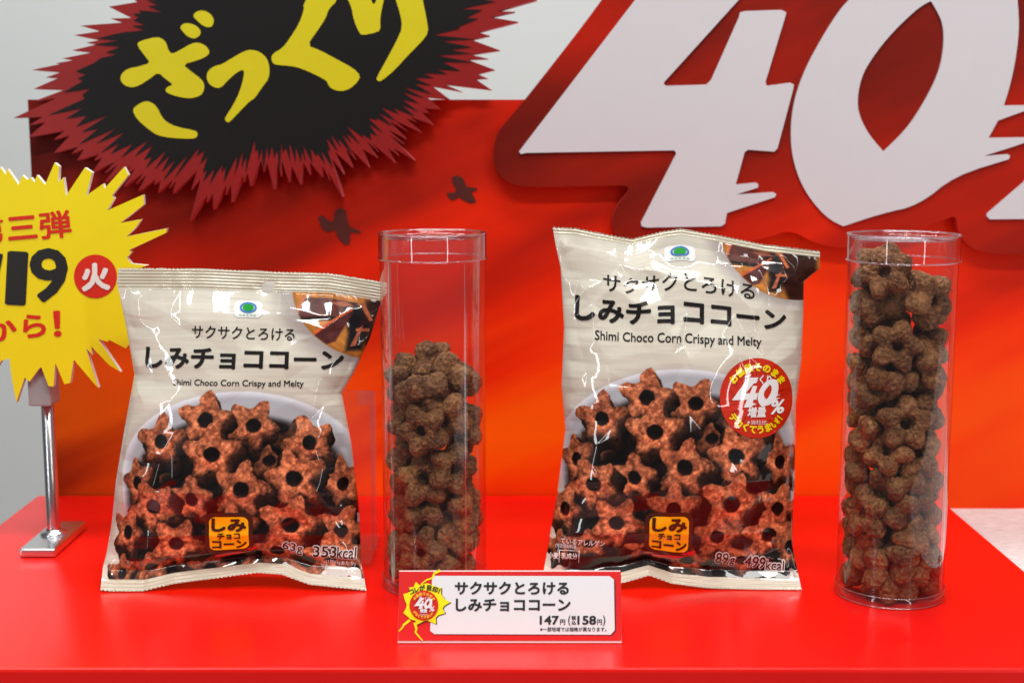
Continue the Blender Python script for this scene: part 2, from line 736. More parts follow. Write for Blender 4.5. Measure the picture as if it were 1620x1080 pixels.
burst = thing('burst_board', 'black spiky burst board edged in red with yellow brush lettering, over the poster', 'sign board', (-0.2, Y_PANEL, 0.25))
red_line = star_outline(tips, 34, 0.6, bc)
BURST_RED = mat('burst_red', (138, 15, 13), 0.4, 0.2, 26)
BURST_EDGE = mat('burst_edge', (206, 96, 100), 0.6)
board('backing', [red_line], BURST, 0, Y_PANEL - Y_BURST - 0.0015, burst, [BURST_RED, BURST_EDGE])
# black field with its own ragged rays


def reach(ux, uy):
    """how far the red outline lies from the centre in a direction"""
    best = 1e9
    for i in range(len(red_line)):
        (x0, y0), (x1, y1) = red_line[i], red_line[(i + 1) % len(red_line)]
        dx, dy = x1 - x0, y1 - y0
        D = ux * -dy + uy * dx
        if abs(D) < 1e-9:
            continue
        t = ((x0 - bc[0]) * -dy + (y0 - bc[1]) * dx) / D
        k = (ux * (y0 - bc[1]) - uy * (x0 - bc[0])) / D
        if 0 <= k <= 1 and t > 0:
            best = min(best, t)
    return best


blk = []
NB = 150
wide = [min(reach(math.cos(a + d), math.sin(a + d)) for d in (-.05, 0, .05)) for a in [2 * math.pi * k / NB for k in range(NB)]]
for k in range(NB):
    a = 2 * math.pi * k / NB
    for j in (0, 1):
        aa = a + j * math.pi / NB + rnd.uniform(-.008, .008)
        ux, uy = math.cos(aa), math.sin(aa)
        R = wide[k]
        f = rnd.choice((.93, .96, .985, 1.0)) * rnd.uniform(.97, 1.0) if j == 0 else rnd.uniform(0.80, 0.88)
        blk.append((bc[0] + ux * R * f, bc[1] + uy * R * f))
INK = mat('burst_black', (16, 13, 13), 0.45, 0.1, spec=0.3)
printed('black_field', [flat([blk])], BURST, 0.0005, burst, INK)
YEL = mat('brush_yellow', (206, 194, 6), 0.42, 0.05)
za = [(255, 325), (270, 295), (400, 262), (445, 285), (465, 310), (475, 350), (500, 388), (560, 360), (640, 312), (690, 303), (745, 325),
      (775, 370), (755, 400), (690, 430), (580, 460), (640, 510), (715, 565), (738, 610), (725, 665), (690, 690), (620, 703), (530, 685),
      (475, 665), (455, 645), (470, 620), (515, 605), (460, 565), (405, 515), (350, 560), (270, 610), (220, 625), (165, 610), (135, 570),
      (145, 525), (190, 490), (270, 475), (350, 450), (320, 410)]
zd1 = [(650, 115), (680, 82), (730, 75), (780, 100), (805, 145), (795, 185), (765, 198), (725, 185), (690, 155)]
zd2 = [(560, 200), (580, 172), (625, 165), (680, 185), (712, 225), (700, 260), (660, 278), (615, 262), (585, 230)]
zl = [(222, 790), (245, 755), (315, 718), (370, 735), (405, 775), (430, 830), (465, 870), (540, 905), (670, 930), (690, 950), (680, 980),
      (640, 990), (500, 983), (400, 965), (330, 915), (260, 855)]
tsu = [(750, 540), (765, 500), (810, 470), (860, 460), (940, 410), (1020, 365), (1070, 355), (1130, 370), (1180, 415), (1200, 480),
       (1195, 560), (1140, 630), (1095, 700), (1060, 720), (1000, 780), (920, 865), (900, 873), (880, 855), (890, 825), (940, 750),
       (980, 670), (1005, 590), (1020, 520), (1010, 495), (960, 520), (900, 575), (860, 620), (825, 630), (780, 610), (755, 575)]
ku = [(130, 420), (140, 385), (210, 345), (260, 280), (330, 170), (365, 70), (360, 30), (420, -60), (520, -190), (640, -150), (600, 10), (540, 65),
      (520, 130), (460, 220), (385, 325), (480, 360), (600, 425), (720, 490), (765, 540), (750, 580), (690, 635), (630, 652), (560, 635),
      (535, 600), (525, 575), (440, 530), (350, 490), (270, 470), (180, 465), (145, 455)]
ri1 = [(640, -160), (650, -40), (700, 40), (720, 150), (760, 240), (785, 253), (890, 230), (910, 205), (905, 150), (915, 80), (945, -60),
       (890, -20), (860, 45), (835, -20), (800, -160)]
ri2 = [(980, -170), (1010, -20), (1050, 100), (1065, 200), (1020, 300), (950, 430), (880, 555), (885, 575), (910, 583), (1010, 500), (1100, 400),
       (1200, 300), (1250, 235), (1240, 150), (1205, -20), (1170, -170)]
ZAKKURI = [rounded(zoomed(p, 0.2222, 160, 0)) for p in (za, zd1, zd2, zl, tsu)] + [rounded(zoomed(p, 0.2222, 400, 0)) for p in (ku, ri1, ri2)]
for p in ZAKKURI:
    printed('brush_stroke', [flat([p])], BURST, 0.001, burst, YEL)

# ------------------------------------------------------------------ "40%" board
Y_NUM = 1.1125
NUM = upright(Y_NUM)
FOUR = [(821, 240), (824, 236), (1005, 0), (1095, -118), (1275, -118), (1169, 0), (1051, 130), (1050, 133), (1054, 136), (1118, 134), (1125, 127), (1169, 28),
        (1171, 20), (1178, 18), (1236, 16), (1244, 20), (1242, 28), (1211, 130), (1213, 136), (1250, 131), (1256, 134), (1255, 141), (1230, 235),
        (1225, 240), (1183, 237), (1178, 241), (1164, 292), (1196, 289), (1200, 292), (1199, 297), (1164, 308), (1223, 304), (1228, 307),
        (1226, 312), (1150, 337), (1147, 354), (1141, 358), (1024, 360), (1015, 358), (1014, 352), (1070, 243), (1067, 238), (832, 242), (824, 244)]
ZERO = [(1342, 0), (1420, -70), (1520, -92), (1590, -70), (1608, -20), (1613, 39), (1608, 89), (1597, 140), (1588, 167), (1650, 166), (1620, 176), (1579, 191),
        (1564, 218), (1640, 217), (1620, 227), (1556, 247), (1594, 244), (1598, 247), (1596, 252), (1511, 278), (1453, 325), (1394, 338),
        (1334, 358), (1310, 346), (1284, 318), (1264, 284), (1252, 241), (1251, 194), (1258, 152), (1274, 109), (1297, 66), (1321, 27)]
HOLE = [(1473, 2), (1490, 31), (1494, 58), (1490, 97), (1480, 128), (1457, 171), (1433, 206), (1398, 240), (1375, 214), (1359, 183),
        (1356, 156), (1363, 121), (1379, 93), (1406, 58), (1437, 27), (1457, 10)]
PERC = [(1561, 342), (1562, 338), (1620, 288), (1790, 60), (1850, 60), (1660, 330), (1650, 346), (1566, 347)]
outline = [(1040, -130), (954, 0), (833, 155), (800, 194), (787, 210), (781, 232), (781, 257), (788, 274), (800, 286), (818, 294), (842, 297),
           (984, 293), (994, 296), (994, 303), (977, 324), (968, 345), (970, 368), (985, 384), (1010, 390), (1130, 390), (1170, 385), (1215, 376), (1251, 363),
           (1290, 386), (1340, 394), (1400, 384), (1470, 356), (1508, 342), (1513, 345), (1515, 365), (1530, 388), (1556, 400), (1600, 403),
           (1700, 400), (1790, 330), (1900, 120), (1900, -130)]
num = thing('numeral_board', 'dark red board with a huge white 40 above the right bag', 'sign board', (0.3, Y_PANEL, 0.25))
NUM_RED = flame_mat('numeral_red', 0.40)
NUM_EDGE = mat('numeral_edge', (176, 42, 40), 0.6)
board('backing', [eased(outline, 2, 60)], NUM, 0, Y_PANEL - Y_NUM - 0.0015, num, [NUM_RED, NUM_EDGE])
NUM_WHITE = mat('numeral_white', (203, 201, 206), 0.5, 0.02)
board('numeral', [FOUR], NUM, 0.0022, 0.0021, num, [NUM_WHITE])
board('numeral', [eased(ZERO), eased(HOLE)], NUM, 0.0022, 0.0021, num, [NUM_WHITE])
board('percent_sign', [PERC], NUM, 0.0022, 0.0021, num, [NUM_WHITE])

# ================================================================== yellow burst sign on its chrome stand
Y_SIGN = 0.968
sg = [(0, 62), (22, 92), (30, 70), (75, 135), (90, 95), (110, 115), (125, 105), (140, 125), (150, 95), (183, 135), (222, 45), (240, 60), (237, 125),
      (258, 105), (268, 180), (345, 65), (375, 85), (350, 180), (420, 130), (425, 150), (505, 62), (522, 95), (455, 178), (465, 190), (435, 240),
      (582, 175), (585, 215), (490, 290), (575, 275), (550, 310), (515, 345), (680, 312), (675, 330), (525, 400), (535, 410), (515, 430), (535, 456),
      (600, 462), (545, 482), (500, 500), (545, 640), (512, 660), (535, 770), (512, 800), (445, 765), (437, 772), (400, 762), (490, 895), (445, 868), (370, 790), (376, 825), (350, 800),
      (400, 960), (385, 945), (300, 845), (285, 940), (262, 945), (225, 858), (217, 955), (197, 952), (168, 875), (158, 882), (120, 935), (100, 918),
      (66, 1020), (45, 905), (38, 840), (5, 850), (-60, 960), (-120, 860), (-260, 940), (-300, 800), (-450, 840), (-420, 690), (-560, 640), (-440, 560),
      (-600, 470), (-450, 400), (-560, 280), (-420, 250), (-430, 120), (-280, 180), (-240, 60), (-150, 150), (-80, 50), (-40, 120)]
SZ = lambda p: zoomed(p, 0.3889, 0, 240)
SIGN = upright(Y_SIGN)
sign = thing('burst_sign', 'yellow spiky date sign with red and black lettering, held on a chrome stand', 'sign', (-0.33, Y_SIGN, 0.1))
SIGN_YEL = mat('sign_yellow', (242, 222, 4), 0.4, 0.05, 30)
FOAM = mat('foam_core', (226, 220, 214), 0.7)
board('card', [SZ(sg)], SIGN, 0, 0.005, sign, [SIGN_YEL, FOAM])
S_RED = mat('sign_red', (214, 38, 16), 0.4, 0.04)
S_BLK = mat('sign_black', (34, 33, 30), 0.4, 0.04)
S_WHT = mat('sign_white', (235, 232, 226), 0.4, 0.02)


def Z1(x0, y0, x1, y1):
    return (x0 * .3889, 240 + y0 * .3889, x1 * .3889, 240 + y1 * .3889)


printed('lettering', [fit('第', *Z1(-108, 272, 15, 376), -5, .022), fit('三', *Z1(30, 262, 150, 356), -5, .028), fit('弾', *Z1(160, 240, 289, 352), -5, .022)],
        SIGN, .0004, sign, S_RED)
printed('lettering', [fit('/', *Z1(-55, 415, 12, 640), 0, .02), fit('1', *Z1(25, 405, 110, 624), 3, .022), fit('9', *Z1(120, 392, 276, 612), 0, .024)],
        SIGN, .0004, sign, S_BLK)
printed('lettering', [fit('か', *Z1(-66, 676, 68, 770), -5, .028), fit('ら', *Z1(92, 660, 186, 755), -5, .03), fit('！', *Z1(217, 646, 248, 752), -3, .03)],
        SIGN, .0004, sign, S_RED)
day = printed('day_disc', [flat([ring(388 * .3889, 240 + 507 * .3889, 34, 34.5)])], SIGN, .0004, sign, S_RED)
printed('day_character', [fit('火', *Z1(330, 452, 447, 566), -3, .05)], SIGN, .0008, day, S_WHT)

CHROME = mat('chrome', (222, 223, 226), 0.24, 0.02, metal=1.0)
p0 = on_table(30, 880)
stand = thing('sign_stand', 'slim chrome pole stand on a flat foot at the left end of the table', 'sign stand', (-0.33, 0.985, 0))
xf0, xf1 = -0.349, -0.323
o = bm_obj('base_plate', box_bm(xf0, xf1, 0.951, 1.024, 0.0, 0.0065), stand, [CHROME], bevel=0.0022, smooth=False, seg=3)
px, py = -0.3362, 0.989
V, Fc = lathe([(0.0001, 0.0065), (0.0098, 0.0065), (0.0094, 0.0082), (0.0062, 0.0092), (0.0052, 0.0105)], 40)
link('collar', mesh('collar', [(x + px, y + py, z) for x, y, z in V], Fc, True), stand, [CHROME])
V, Fc = lathe([(0.0047, 0.0095), (0.0047, 0.136), (0.0001, 0.1365)], 32)
link('pole', mesh('pole', [(x + px, y + py, z) for x, y, z in V], Fc, True), stand, [CHROME])
CLIP = mat('clip_grey', (158, 158, 158), 0.4)
bm = box_bm(px - 0.0085, px + 0.0075, Y_SIGN + 0.0055, py + 0.006, 0.1045, 0.142)
o = bm_obj('clip', bm, stand, [CLIP], bevel=0.0015)

# ================================================================== snack bags
def star_snack(col, X, Y, cx, cy, R, rot, sx, sy, ex, ey, tone, seed, depth=7):
    """Printed star-shaped corn puff: worn face with a hole, sides running off to (ex, ey)."""
    sel = np.nonzero((np.abs(X - cx) < R * 1.25 + abs(ex)) & (np.abs(Y - cy) < R * 1.25 + abs(ey)))[0]
    if len(sel) == 0:
        return
    x, y = X[sel], Y[sel]
    c = col[sel]
    warp = (fbm(x / 9, y / 9, seed, 2) - .5) * 0.17 + (fbm(x / 3.5, y / 3.5, seed + 2, 2) - .5) * .05
    a = math.radians(rot)
    ca, sa = math.cos(a), math.sin(a)

    def polar(ox, oy):
        dx, dy = (x - cx - ox) / sx, (y - cy - oy) / sy
        u, v = dx * ca + dy * sa, -dx * sa + dy * ca
        th = np.arctan2(u, -v)
        rho = np.hypot(u, v)
        cs = np.cos(5 * th + 0.3 * np.sin(th * 2 + seed))
        lob = (.5 + .5 * cs) ** 1.3
        Rt = R * (0.62 + lob * (.41 + .06 * np.sin(th * 1.0 + seed * 1.7)))
        return rho, Rt, u, v
    mott = fbm(x / 5.0, y / 5.0, seed + 5, 4)
    fine = fbm(x / 1.7, y / 1.7, seed + 6, 2)
    big = fbm(x / 16, y / 16, seed + 9, 3)
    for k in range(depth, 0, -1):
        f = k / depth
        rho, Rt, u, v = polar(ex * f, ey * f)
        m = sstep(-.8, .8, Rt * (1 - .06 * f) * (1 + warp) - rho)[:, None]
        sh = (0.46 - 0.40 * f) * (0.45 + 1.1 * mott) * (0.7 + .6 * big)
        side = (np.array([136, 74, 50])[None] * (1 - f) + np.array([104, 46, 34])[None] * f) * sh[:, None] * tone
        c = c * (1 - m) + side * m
    rho, Rt, u, v = polar(0, 0)
    Rt = Rt * (1 + warp)
    m = sstep(-1.0, 1.0, Rt - rho)[:, None]
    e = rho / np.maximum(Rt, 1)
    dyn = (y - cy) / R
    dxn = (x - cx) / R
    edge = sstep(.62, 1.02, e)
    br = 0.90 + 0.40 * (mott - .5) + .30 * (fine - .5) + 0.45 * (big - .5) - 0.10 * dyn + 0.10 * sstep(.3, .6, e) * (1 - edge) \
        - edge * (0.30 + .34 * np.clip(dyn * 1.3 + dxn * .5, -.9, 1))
    pits = sstep(.60, .74, vnoise(x / 3.1, y / 3.1, seed + 31)) * 0.16
    br = br - pits
    k2 = sstep(.2, .8, mott)[:, None]
    warm = np.array([204, 122, 82])[None] * k2 + np.array([150, 78, 50])[None] * (1 - k2)
    face = warm * np.clip(br, 0.10, 1.2)[:, None] * tone
    # hole: dark bore with a crumbly lower lip
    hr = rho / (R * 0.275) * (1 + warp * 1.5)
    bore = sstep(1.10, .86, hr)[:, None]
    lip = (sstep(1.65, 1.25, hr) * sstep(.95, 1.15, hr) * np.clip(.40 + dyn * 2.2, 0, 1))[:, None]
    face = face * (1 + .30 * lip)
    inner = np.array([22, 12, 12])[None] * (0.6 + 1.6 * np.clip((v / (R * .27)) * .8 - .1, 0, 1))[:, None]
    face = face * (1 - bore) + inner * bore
    col[sel] = c * (1 - m) + face * m


# centre, radius, turn, squeeze, run of the sides: drawn from the back forwards
STARS = [(428, 727, 42, 10, .9, .8, 0, 18, .62), (250, 740, 40, 30, .9, .7, 6, 16, .4), (330, 690, 40, 0, 1, 1, 8, 20, .35), (470, 705, 44, 0, 1, 1, 0, 14, .35),
         (402, 672, 45, 28, 1, .95, -4, 16, .95), (327, 664, 46, 5, 1, 1, 12, 14, 1), (489, 700, 44, -20, .95, 1, 8, 16, 1), (256, 698, 43, 0, .95, 1, 14, 22, .95),
         (338, 717, 49, 0, 1, .96, 10, 22, 1.05), (540, 767, 42, -10, .78, 1.02, 6, 18, .95), (217, 763, 40, -12, .66, 1.05, 14, 12, .85),
         (466, 756, 50, -12, 1, .95, 8, 24, 1.05), (385, 772, 49, 12, .95, 1, 14, 22, 1.0), (306, 788, 40, 0, .95, 1, 6, 20, .95), (243, 801, 44, -30, .95, 1, 24, 16, 1.02),
         (199, 843, 41, 20, .66, 1, 8, 22, .95), (537, 842, 44, 20, .9, .95, 4, 14, 1.0), (459, 832, 50, 16, 1, 1, 10, 16, 1.05),
         (368, 838, 44, 0, 1, .95, 0, 14, .9), (279, 862, 46, 30, 1, .95, 8, 18, 1.05), (236, 897, 38, 0, 1, .62, 0, 10, .95), (438, 884, 44, 0, .95, .9, 8, 12, .95),
         (524, 884, 48, -5, 1, .85, 0, 10, 1.05), (330, 912, 40, 12, 1, .6, 0, 10, .8), (392, 926, 42, 0, 1, .6, 0, 10, .85), (480, 922, 42, 30, 1, .6, 0, 10, .9), (190, 905, 34, 0, .7, .8, 0, 10, .85), (560, 905, 40, 0, .8, .9, 0, 10, .8)]


def picture(X, Y, dx, dy, choc):
    """The bag's printed picture at art positions X, Y (picture pixels of the left bag's print)."""
    n = len(X)
    x, y = X - dx, Y - dy
    # whitewashed boards
    g = fbm(X / 60, Y / 3.2, 3, 4)
    g2 = fbm(X / 170, Y / 22, 8, 3)
    col = np.array([212, 206, 191])[None] * (0.94 + .09 * g + .10 * (g2 - .5))[:, None]
    dk = (sstep(.62, .8, fbm(X / 90, Y / 5, 21, 3)) * .16)[:, None]
    col = col * (1 - dk) + np.array([150, 140, 136])[None] * dk
    # lilac shade under the chocolate board, round board and chunks
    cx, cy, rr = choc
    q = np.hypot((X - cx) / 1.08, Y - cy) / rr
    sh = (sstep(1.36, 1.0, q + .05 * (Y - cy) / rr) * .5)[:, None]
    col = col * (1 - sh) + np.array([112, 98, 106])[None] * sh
    m = sstep(1.006, .994, q)[:, None]
    wood = np.array([186, 116, 50])[None] * (.78 + .4 * fbm((X + Y) / 40, (X - Y) / 9, 40, 3))[:, None]
    wood = wood * (1 - sstep(.93, 1.0, q)[:, None] * .25) + np.array([60, 40, 0])[None] * sstep(.9, 1, q)[:, None] * .4
    col = col * (1 - m) + wood * m
    s = rr / 130.0

    def chunk(pts, c, soft=1.2, grad=0.25):
        P = [((px_ - 590) * s + cx, (py_ - 432) * s + cy) for px_, py_ in pts]
        inside = np.ones(n, bool)
        dist = np.full(n, 1e9)
        A = sum(P[i][0] * P[(i + 1) % len(P)][1] - P[(i + 1) % len(P)][0] * P[i][1] for i in range(len(P)))
        sg_ = 1 if A > 0 else -1
        for i in range(len(P)):
            (ax, ay), (bx, by) = P[i], P[(i + 1) % len(P)]
            ex, ey = bx - ax, by - ay
            dist = np.minimum(dist, sg_ * (ex * (Y - ay) - ey * (X - ax)) / math.hypot(ex, ey))
        k = sstep(-soft, soft, dist)[:, None]
        cc = np.array(c, float)[None] * (1 + grad * (fbm(X / 13, Y / 9, int(c[0]), 3) - .5) * 2)[:, None]
        return k, cc
    for pts, c, so in ((((456, 500), (468, 458), (474, 462), (461, 494)), (196, 104, 62), 1), (((461, 494), (474, 460), (560, 462), (552, 472), (536, 492)), (92, 50, 44), 1),
                       (((461, 494), (536, 490), (532, 498), (462, 500)), (28, 24, 26), 1.5), (((536, 468), (552, 464), (588, 472), (584, 508), (544, 512)), (24, 22, 26), 5),
                       (((488, 522), (548, 474), (552, 480), (524, 532), (510, 538)), (78, 36, 34), 2), (((487, 519), (549, 473), (552, 475), (489, 524)), (188, 84, 46), .8),
                       (((560, 512), (572, 455), (640, 440), (640, 560), (585, 570)), (52, 26, 22), 6), (((562, 462), (570, 460), (584, 490), (578, 492)), (182, 96, 62), 1), (((545, 506), (575, 500), (566, 545), (540, 548)), (26, 22, 24), 5),
                       (((562, 505), (568, 500), (556, 538), (547, 540)), (172, 92, 64), 1), (((556, 507), (578, 505), (578, 511), (556, 512)), (176, 92, 58), 1),
                       (((512, 468), (540, 462), (556, 470), (530, 472)), (150, 88, 66), 1.5)):
        k, cc = chunk(pts, c, so)
        k = k * m
        col = col * (1 - k) + cc * k
    # bowl
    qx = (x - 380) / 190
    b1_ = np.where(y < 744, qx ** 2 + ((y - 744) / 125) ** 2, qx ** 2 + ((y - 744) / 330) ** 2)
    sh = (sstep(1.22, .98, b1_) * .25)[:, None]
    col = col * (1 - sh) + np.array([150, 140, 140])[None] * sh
    m = sstep(1.012, .988, b1_)[:, None]
    rimv = sstep(.80, .995, b1_)
    bowl = np.array([206, 207, 214])[None] * (0.80 + .24 * rimv)[:, None]
    col = col * (1 - m) + bowl * m
    ins = np.where(y < 760, ((x - 380) / 172) ** 2 + ((y - 760) / 108) ** 2, ((x - 380) / 186) ** 2)
    dk = sstep(1.05, .8, ins)[:, None]
    pud = np.array([17, 9, 9])[None] * (.7 + .7 * fbm(x / 12, y / 12, 77, 3) + 2.2 * sstep(.66, .8, fbm(x / 9, y / 5, 91, 2)))[:, None]
    col = col * (1 - dk) + pud * dk
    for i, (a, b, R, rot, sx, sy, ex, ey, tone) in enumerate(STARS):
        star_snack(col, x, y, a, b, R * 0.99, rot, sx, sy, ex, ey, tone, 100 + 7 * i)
    return np.clip(col, 0, 255)


def interp(curve, z):
    c = sorted(curve)
    return np.interp(z, [p[0] for p in c], [p[1] for p in c])


def seg_dist(x, y, pts):
    d = np.full(x.shape, 1e9)
    for (ax, ay), (bx, by) in zip(pts[:-1], pts[1:]):
        ex, ey = bx - ax, by - ay
        t = np.clip(((x - ax) * ex + (y - ay) * ey) / (ex * ex + ey * ey + 1e-12), 0, 1)
        d = np.minimum(d, np.hypot(x - ax - t * ex, y - ay - t * ey))
    return d


class Bag:
    """A filled pillow bag leaning back: front film as a height over its own upright sheet."""
    def __init__(s, y0, lean, height, left, right, top, bottom, creases, prof, seed, seal=0.014, foot=.0068, splay=0.021, calm=()):
        s.y0, s.a, s.H, s.seed, s.seal, s.foot, s.splay = y0, math.radians(lean), height, seed, seal, foot, splay
        s.e = np.array([0, math.sin(s.a), math.cos(s.a)])
        s.n = np.array([0, -math.cos(s.a), math.sin(s.a)])
        s.o = np.array([0, y0, 0.0])
        s.L = [tuple(s.local([p])[0][::-1]) for p in left]
        s.R = [tuple(s.local([p])[0][::-1]) for p in right]
        s.top = [(s.local([p])[0][0], s.local([p])[0][1] - height) for p in top]
        s.bot = bottom
        s.prof = prof
        s.cr = [[tuple(q) for q in s.local(c, .02)] for c in creases]
        s.calm = [tuple(s.local([(cx, cy)], .02)[0]) + (r,) for cx, cy, r in calm]
        if creases:
            s.crumple()

    def local(s, px, off=0.0):
        P = Plane(s.o, s.n).at(px, off) - s.o
        return np.stack([P[:, 0], P @ s.e], 1)

    def art(s, x, z):
        """print position of a point of the sheet"""
        P = s.o + z[:, None] * s.e + .02 * s.n
        P = P + np.stack([x, 0 * x, 0 * x], 1) - CAMV
        w = P @ FWD
        return 810 + FPX * P[:, 0] / w, 540 - FPX * (P @ UP) / w

    def edges(s, z):
        zz = np.clip(z, 0, s.H)
        return interp(s.L, zz), interp(s.R, zz)

    def bulge(s, x, z):
        l, r = s.edges(z)
        q = np.clip(np.abs((x - (l + r) / 2) / ((r - l) / 2)), 0, 1)
        return interp(s.prof, z / s.H) * (1 - q ** 2.3) ** .55, q

    def crumple(s):
        """Film thrown into flat facets with sharp creases: a triangle net whose ridges follow the
        creases, kept as heights on a fine grid."""
        rr = random.Random(s.seed)
        xs = [p[1] for p in s.L] + [p[1] for p in s.R]
        s.gx0, s.gx1, s.gd = min(xs) - .01, max(xs) + .01, .0004
        pts, hs, ed = [], [], []
        for c in s.cr:
            k0 = len(pts)
            for i in range(len(c) - 1):
                L_ = math.dist(c[i], c[i + 1])
                m = max(1, int(L_ / .007))
                for j in range(m):
                    t = j / m
                    w = 0 if (i == 0 and j == 0) else .0007
                    pts.append((c[i][0] * (1 - t) + c[i + 1][0] * t + rr.uniform(-w, w), c[i][1] * (1 - t) + c[i + 1][1] * t + rr.uniform(-w, w)))
                    hs.append(rr.uniform(.0010, .0024) if w else .0004)
            pts.append(c[-1])
            hs.append(.0004)
            ed += [(k, k + 1) for k in range(k0, len(pts) - 1)]
        npts = len(pts)
        z = -.005
        row = 0
        while z < s.H + .01:
            x = s.gx0 + (.008 if row % 2 else 0)
            while x < s.gx1:
                q = (x + rr.uniform(-.006, .006), z + rr.uniform(-.006, .006))
                if all(math.dist(q, p) > .0075 for p in pts[:npts]):
                    pts.append(q)
                    hs.append(rr.gauss(0, .00055))
                x += .016
            z += .014
            row += 1
        for q in ((s.gx0 - .02, -.03), (s.gx1 + .02, -.03), (s.gx1 + .02, s.H + .03), (s.gx0 - .02, s.H + .03)):
            pts.append(q)
            hs.append(0)
        vo, _, fo, ov, _, _ = delaunay_2d_cdt([Vector(p) for p in pts], ed, [], 0, 1e-6)
        hv = [sum(hs[i] for i in o) / len(o) if o else .001 for o in ov]
        nx, nz = int((s.gx1 - s.gx0) / s.gd) + 2, int((s.H + .02) / s.gd) + 2
        X, Z = np.meshgrid(s.gx0 + np.arange(nx) * s.gd, -.005 + np.arange(nz) * s.gd)
        Hh = np.zeros_like(X)
        for t in fo:
            (x0, y0), (x1, y1), (x2, y2) = [tuple(vo[i]) for i in t]
            i0, i1 = max(0, int((min(x0, x1, x2) - s.gx0) / s.gd)), min(nx, int((max(x0, x1, x2) - s.gx0) / s.gd) + 2)
            j0, j1 = max(0, int((min(y0, y1, y2) + .005) / s.gd)), min(nz, int((max(y0, y1, y2) + .005) / s.gd) + 2)
            if i0 >= i1 or j0 >= j1:
                continue
            xx, zz = X[j0:j1, i0:i1], Z[j0:j1, i0:i1]
            D = (y1 - y2) * (x0 - x2) + (x2 - x1) * (y0 - y2)
            if abs(D) < 1e-14:
                continue
            a = ((y1 - y2) * (xx - x2) + (x2 - x1) * (zz - y2)) / D
            b = ((y2 - y0) * (xx - x2) + (x0 - x2) * (zz - y2)) / D
            c = 1 - a - b
            m = (a >= -1e-6) & (b >= -1e-6) & (c >= -1e-6)
            Hh[j0:j1, i0:i1][m] = (a * hv[t[0]] + b * hv[t[1]] + c * hv[t[2]])[m]
        x, z = X.ravel(), Z.ravel()
        w = Hh.ravel() + (fbm(x / .09, z / .10, s.seed, 2) - .5) * .006 + (fbm(x / .02, z / .02, s.seed + 8, 2) - .5) * .0005
        g1 = np.exp(-np.maximum(0, s.H - s.seal - z) / .018)
        g0 = np.exp(-np.maximum(0, z - s.foot) / .016)
        fold = lambda u: np.abs((u % 1) - .5) * 2 - .5
        w = w + fold(x / .019 + .9 * vnoise(x / .03, z * 0, s.seed + 2)) * .0008 * g1 + fold(x / .021 + vnoise(x / .03, z * 0, s.seed + 3)) * .0026 * g0
        l, r = s.edges(z)
        b_, q = s.bulge(x, z)
        sd = np.exp(-np.clip((1 - q) * (r - l) / 2, 0, 1) / .012)
        w = w + fold(z / .021 + .8 * vnoise(z / .03, x / .06, s.seed + 6)) * .0024 * sd
        for cx, cz, r in s.calm:
            k = sstep(.45, 1.0, np.hypot(x - cx, z - cz) / r)
            w = w * k + (1 - k) * .0004
        w = w.reshape(X.shape)
        w[1:-1, 1:-1] = (w[1:-1, 1:-1] * 2 + w[:-2, 1:-1] + w[2:, 1:-1] + w[1:-1, :-2] + w[1:-1, 2:]) / 6
        s.W = w

    def relief(s, x, z):
        b, q = s.bulge(x, z)
        t = z / s.H
        env = sstep(0, .09, t) * sstep(1.0, .94, t) * sstep(1.0, .92, q)
        u, v = (x - s.gx0) / s.gd, (z + .005) / s.gd
        u, v = np.clip(u, 0, s.W.shape[1] - 1.001), np.clip(v, 0, s.W.shape[0] - 1.001)
        i, j = u.astype(int), v.astype(int)
        fu, fv = u - i, v - j
        W = s.W
        w = (W[j, i] * (1 - fu) + W[j, i + 1] * fu) * (1 - fv) + (W[j + 1, i] * (1 - fu) + W[j + 1, i + 1] * fu) * fv
        return b + w * env

    def place(s, x, z, front=True, h=None):
        """sheet position -> world point"""
        h = s.relief(x, z) if h is None else h
        zz = z + interp(s.bot, x) * np.exp(-(z / .026) ** 2) + interp(s.top, x) * sstep(.62 * s.H, s.H, z)
        # saw-cut ends
        tri = np.abs(((x / .0027) % 1) - .5) * 2
        zz = zz - .0010 * tri * sstep(s.H - .0012, s.H, z) + .0010 * tri * sstep(.0012, 0, z)
        # ribs pressed into the seals
        rib = np.sin(z * 2 * math.pi / .0021) * .00022
        inseal = sstep(s.foot, s.foot - .001, z) + sstep(s.H - s.seal, s.H - s.seal + .001, z)
        wave = (fbm(x / .03, x * 0 + 2, s.seed + 33, 2) - .5) * .006 * sstep(s.H - .05, s.H, z) + (fbm(x / .035, x * 0 + 7, s.seed + 34, 2) - .5) * .005 * sstep(.02, 0, z)
        h = h + (rib * inseal + .0003) + wave
        fw = s.splay * np.clip(1 - z / .045, 0, 1) ** 2
        P = s.o + zz[:, None] * s.e + h[:, None] * s.n
        P[:, 0] += x
        P[:, 1] -= fw
        P[:, 2] = np.maximum(P[:, 2], .0006)
        return P

    def conform(s, px, off):
        q = s.local(px, .02)
        x, z = q[:, 0], q[:, 1]
        l, r = s.edges(z)
        x = np.clip(x, l + .0004, r - .0004)
        d = .0005
        P = s.place(x, z)
        a = s.place(x + d, z) - s.place(x - d, z)
        b = s.place(x, z + d) - s.place(x, z - d)
        Nn = np.cross(a, b)
        Nn /= np.linalg.norm(Nn, axis=1, keepdims=True) + 1e-12
        return P + Nn * np.broadcast_to(off, (len(P),))[:, None], Nn

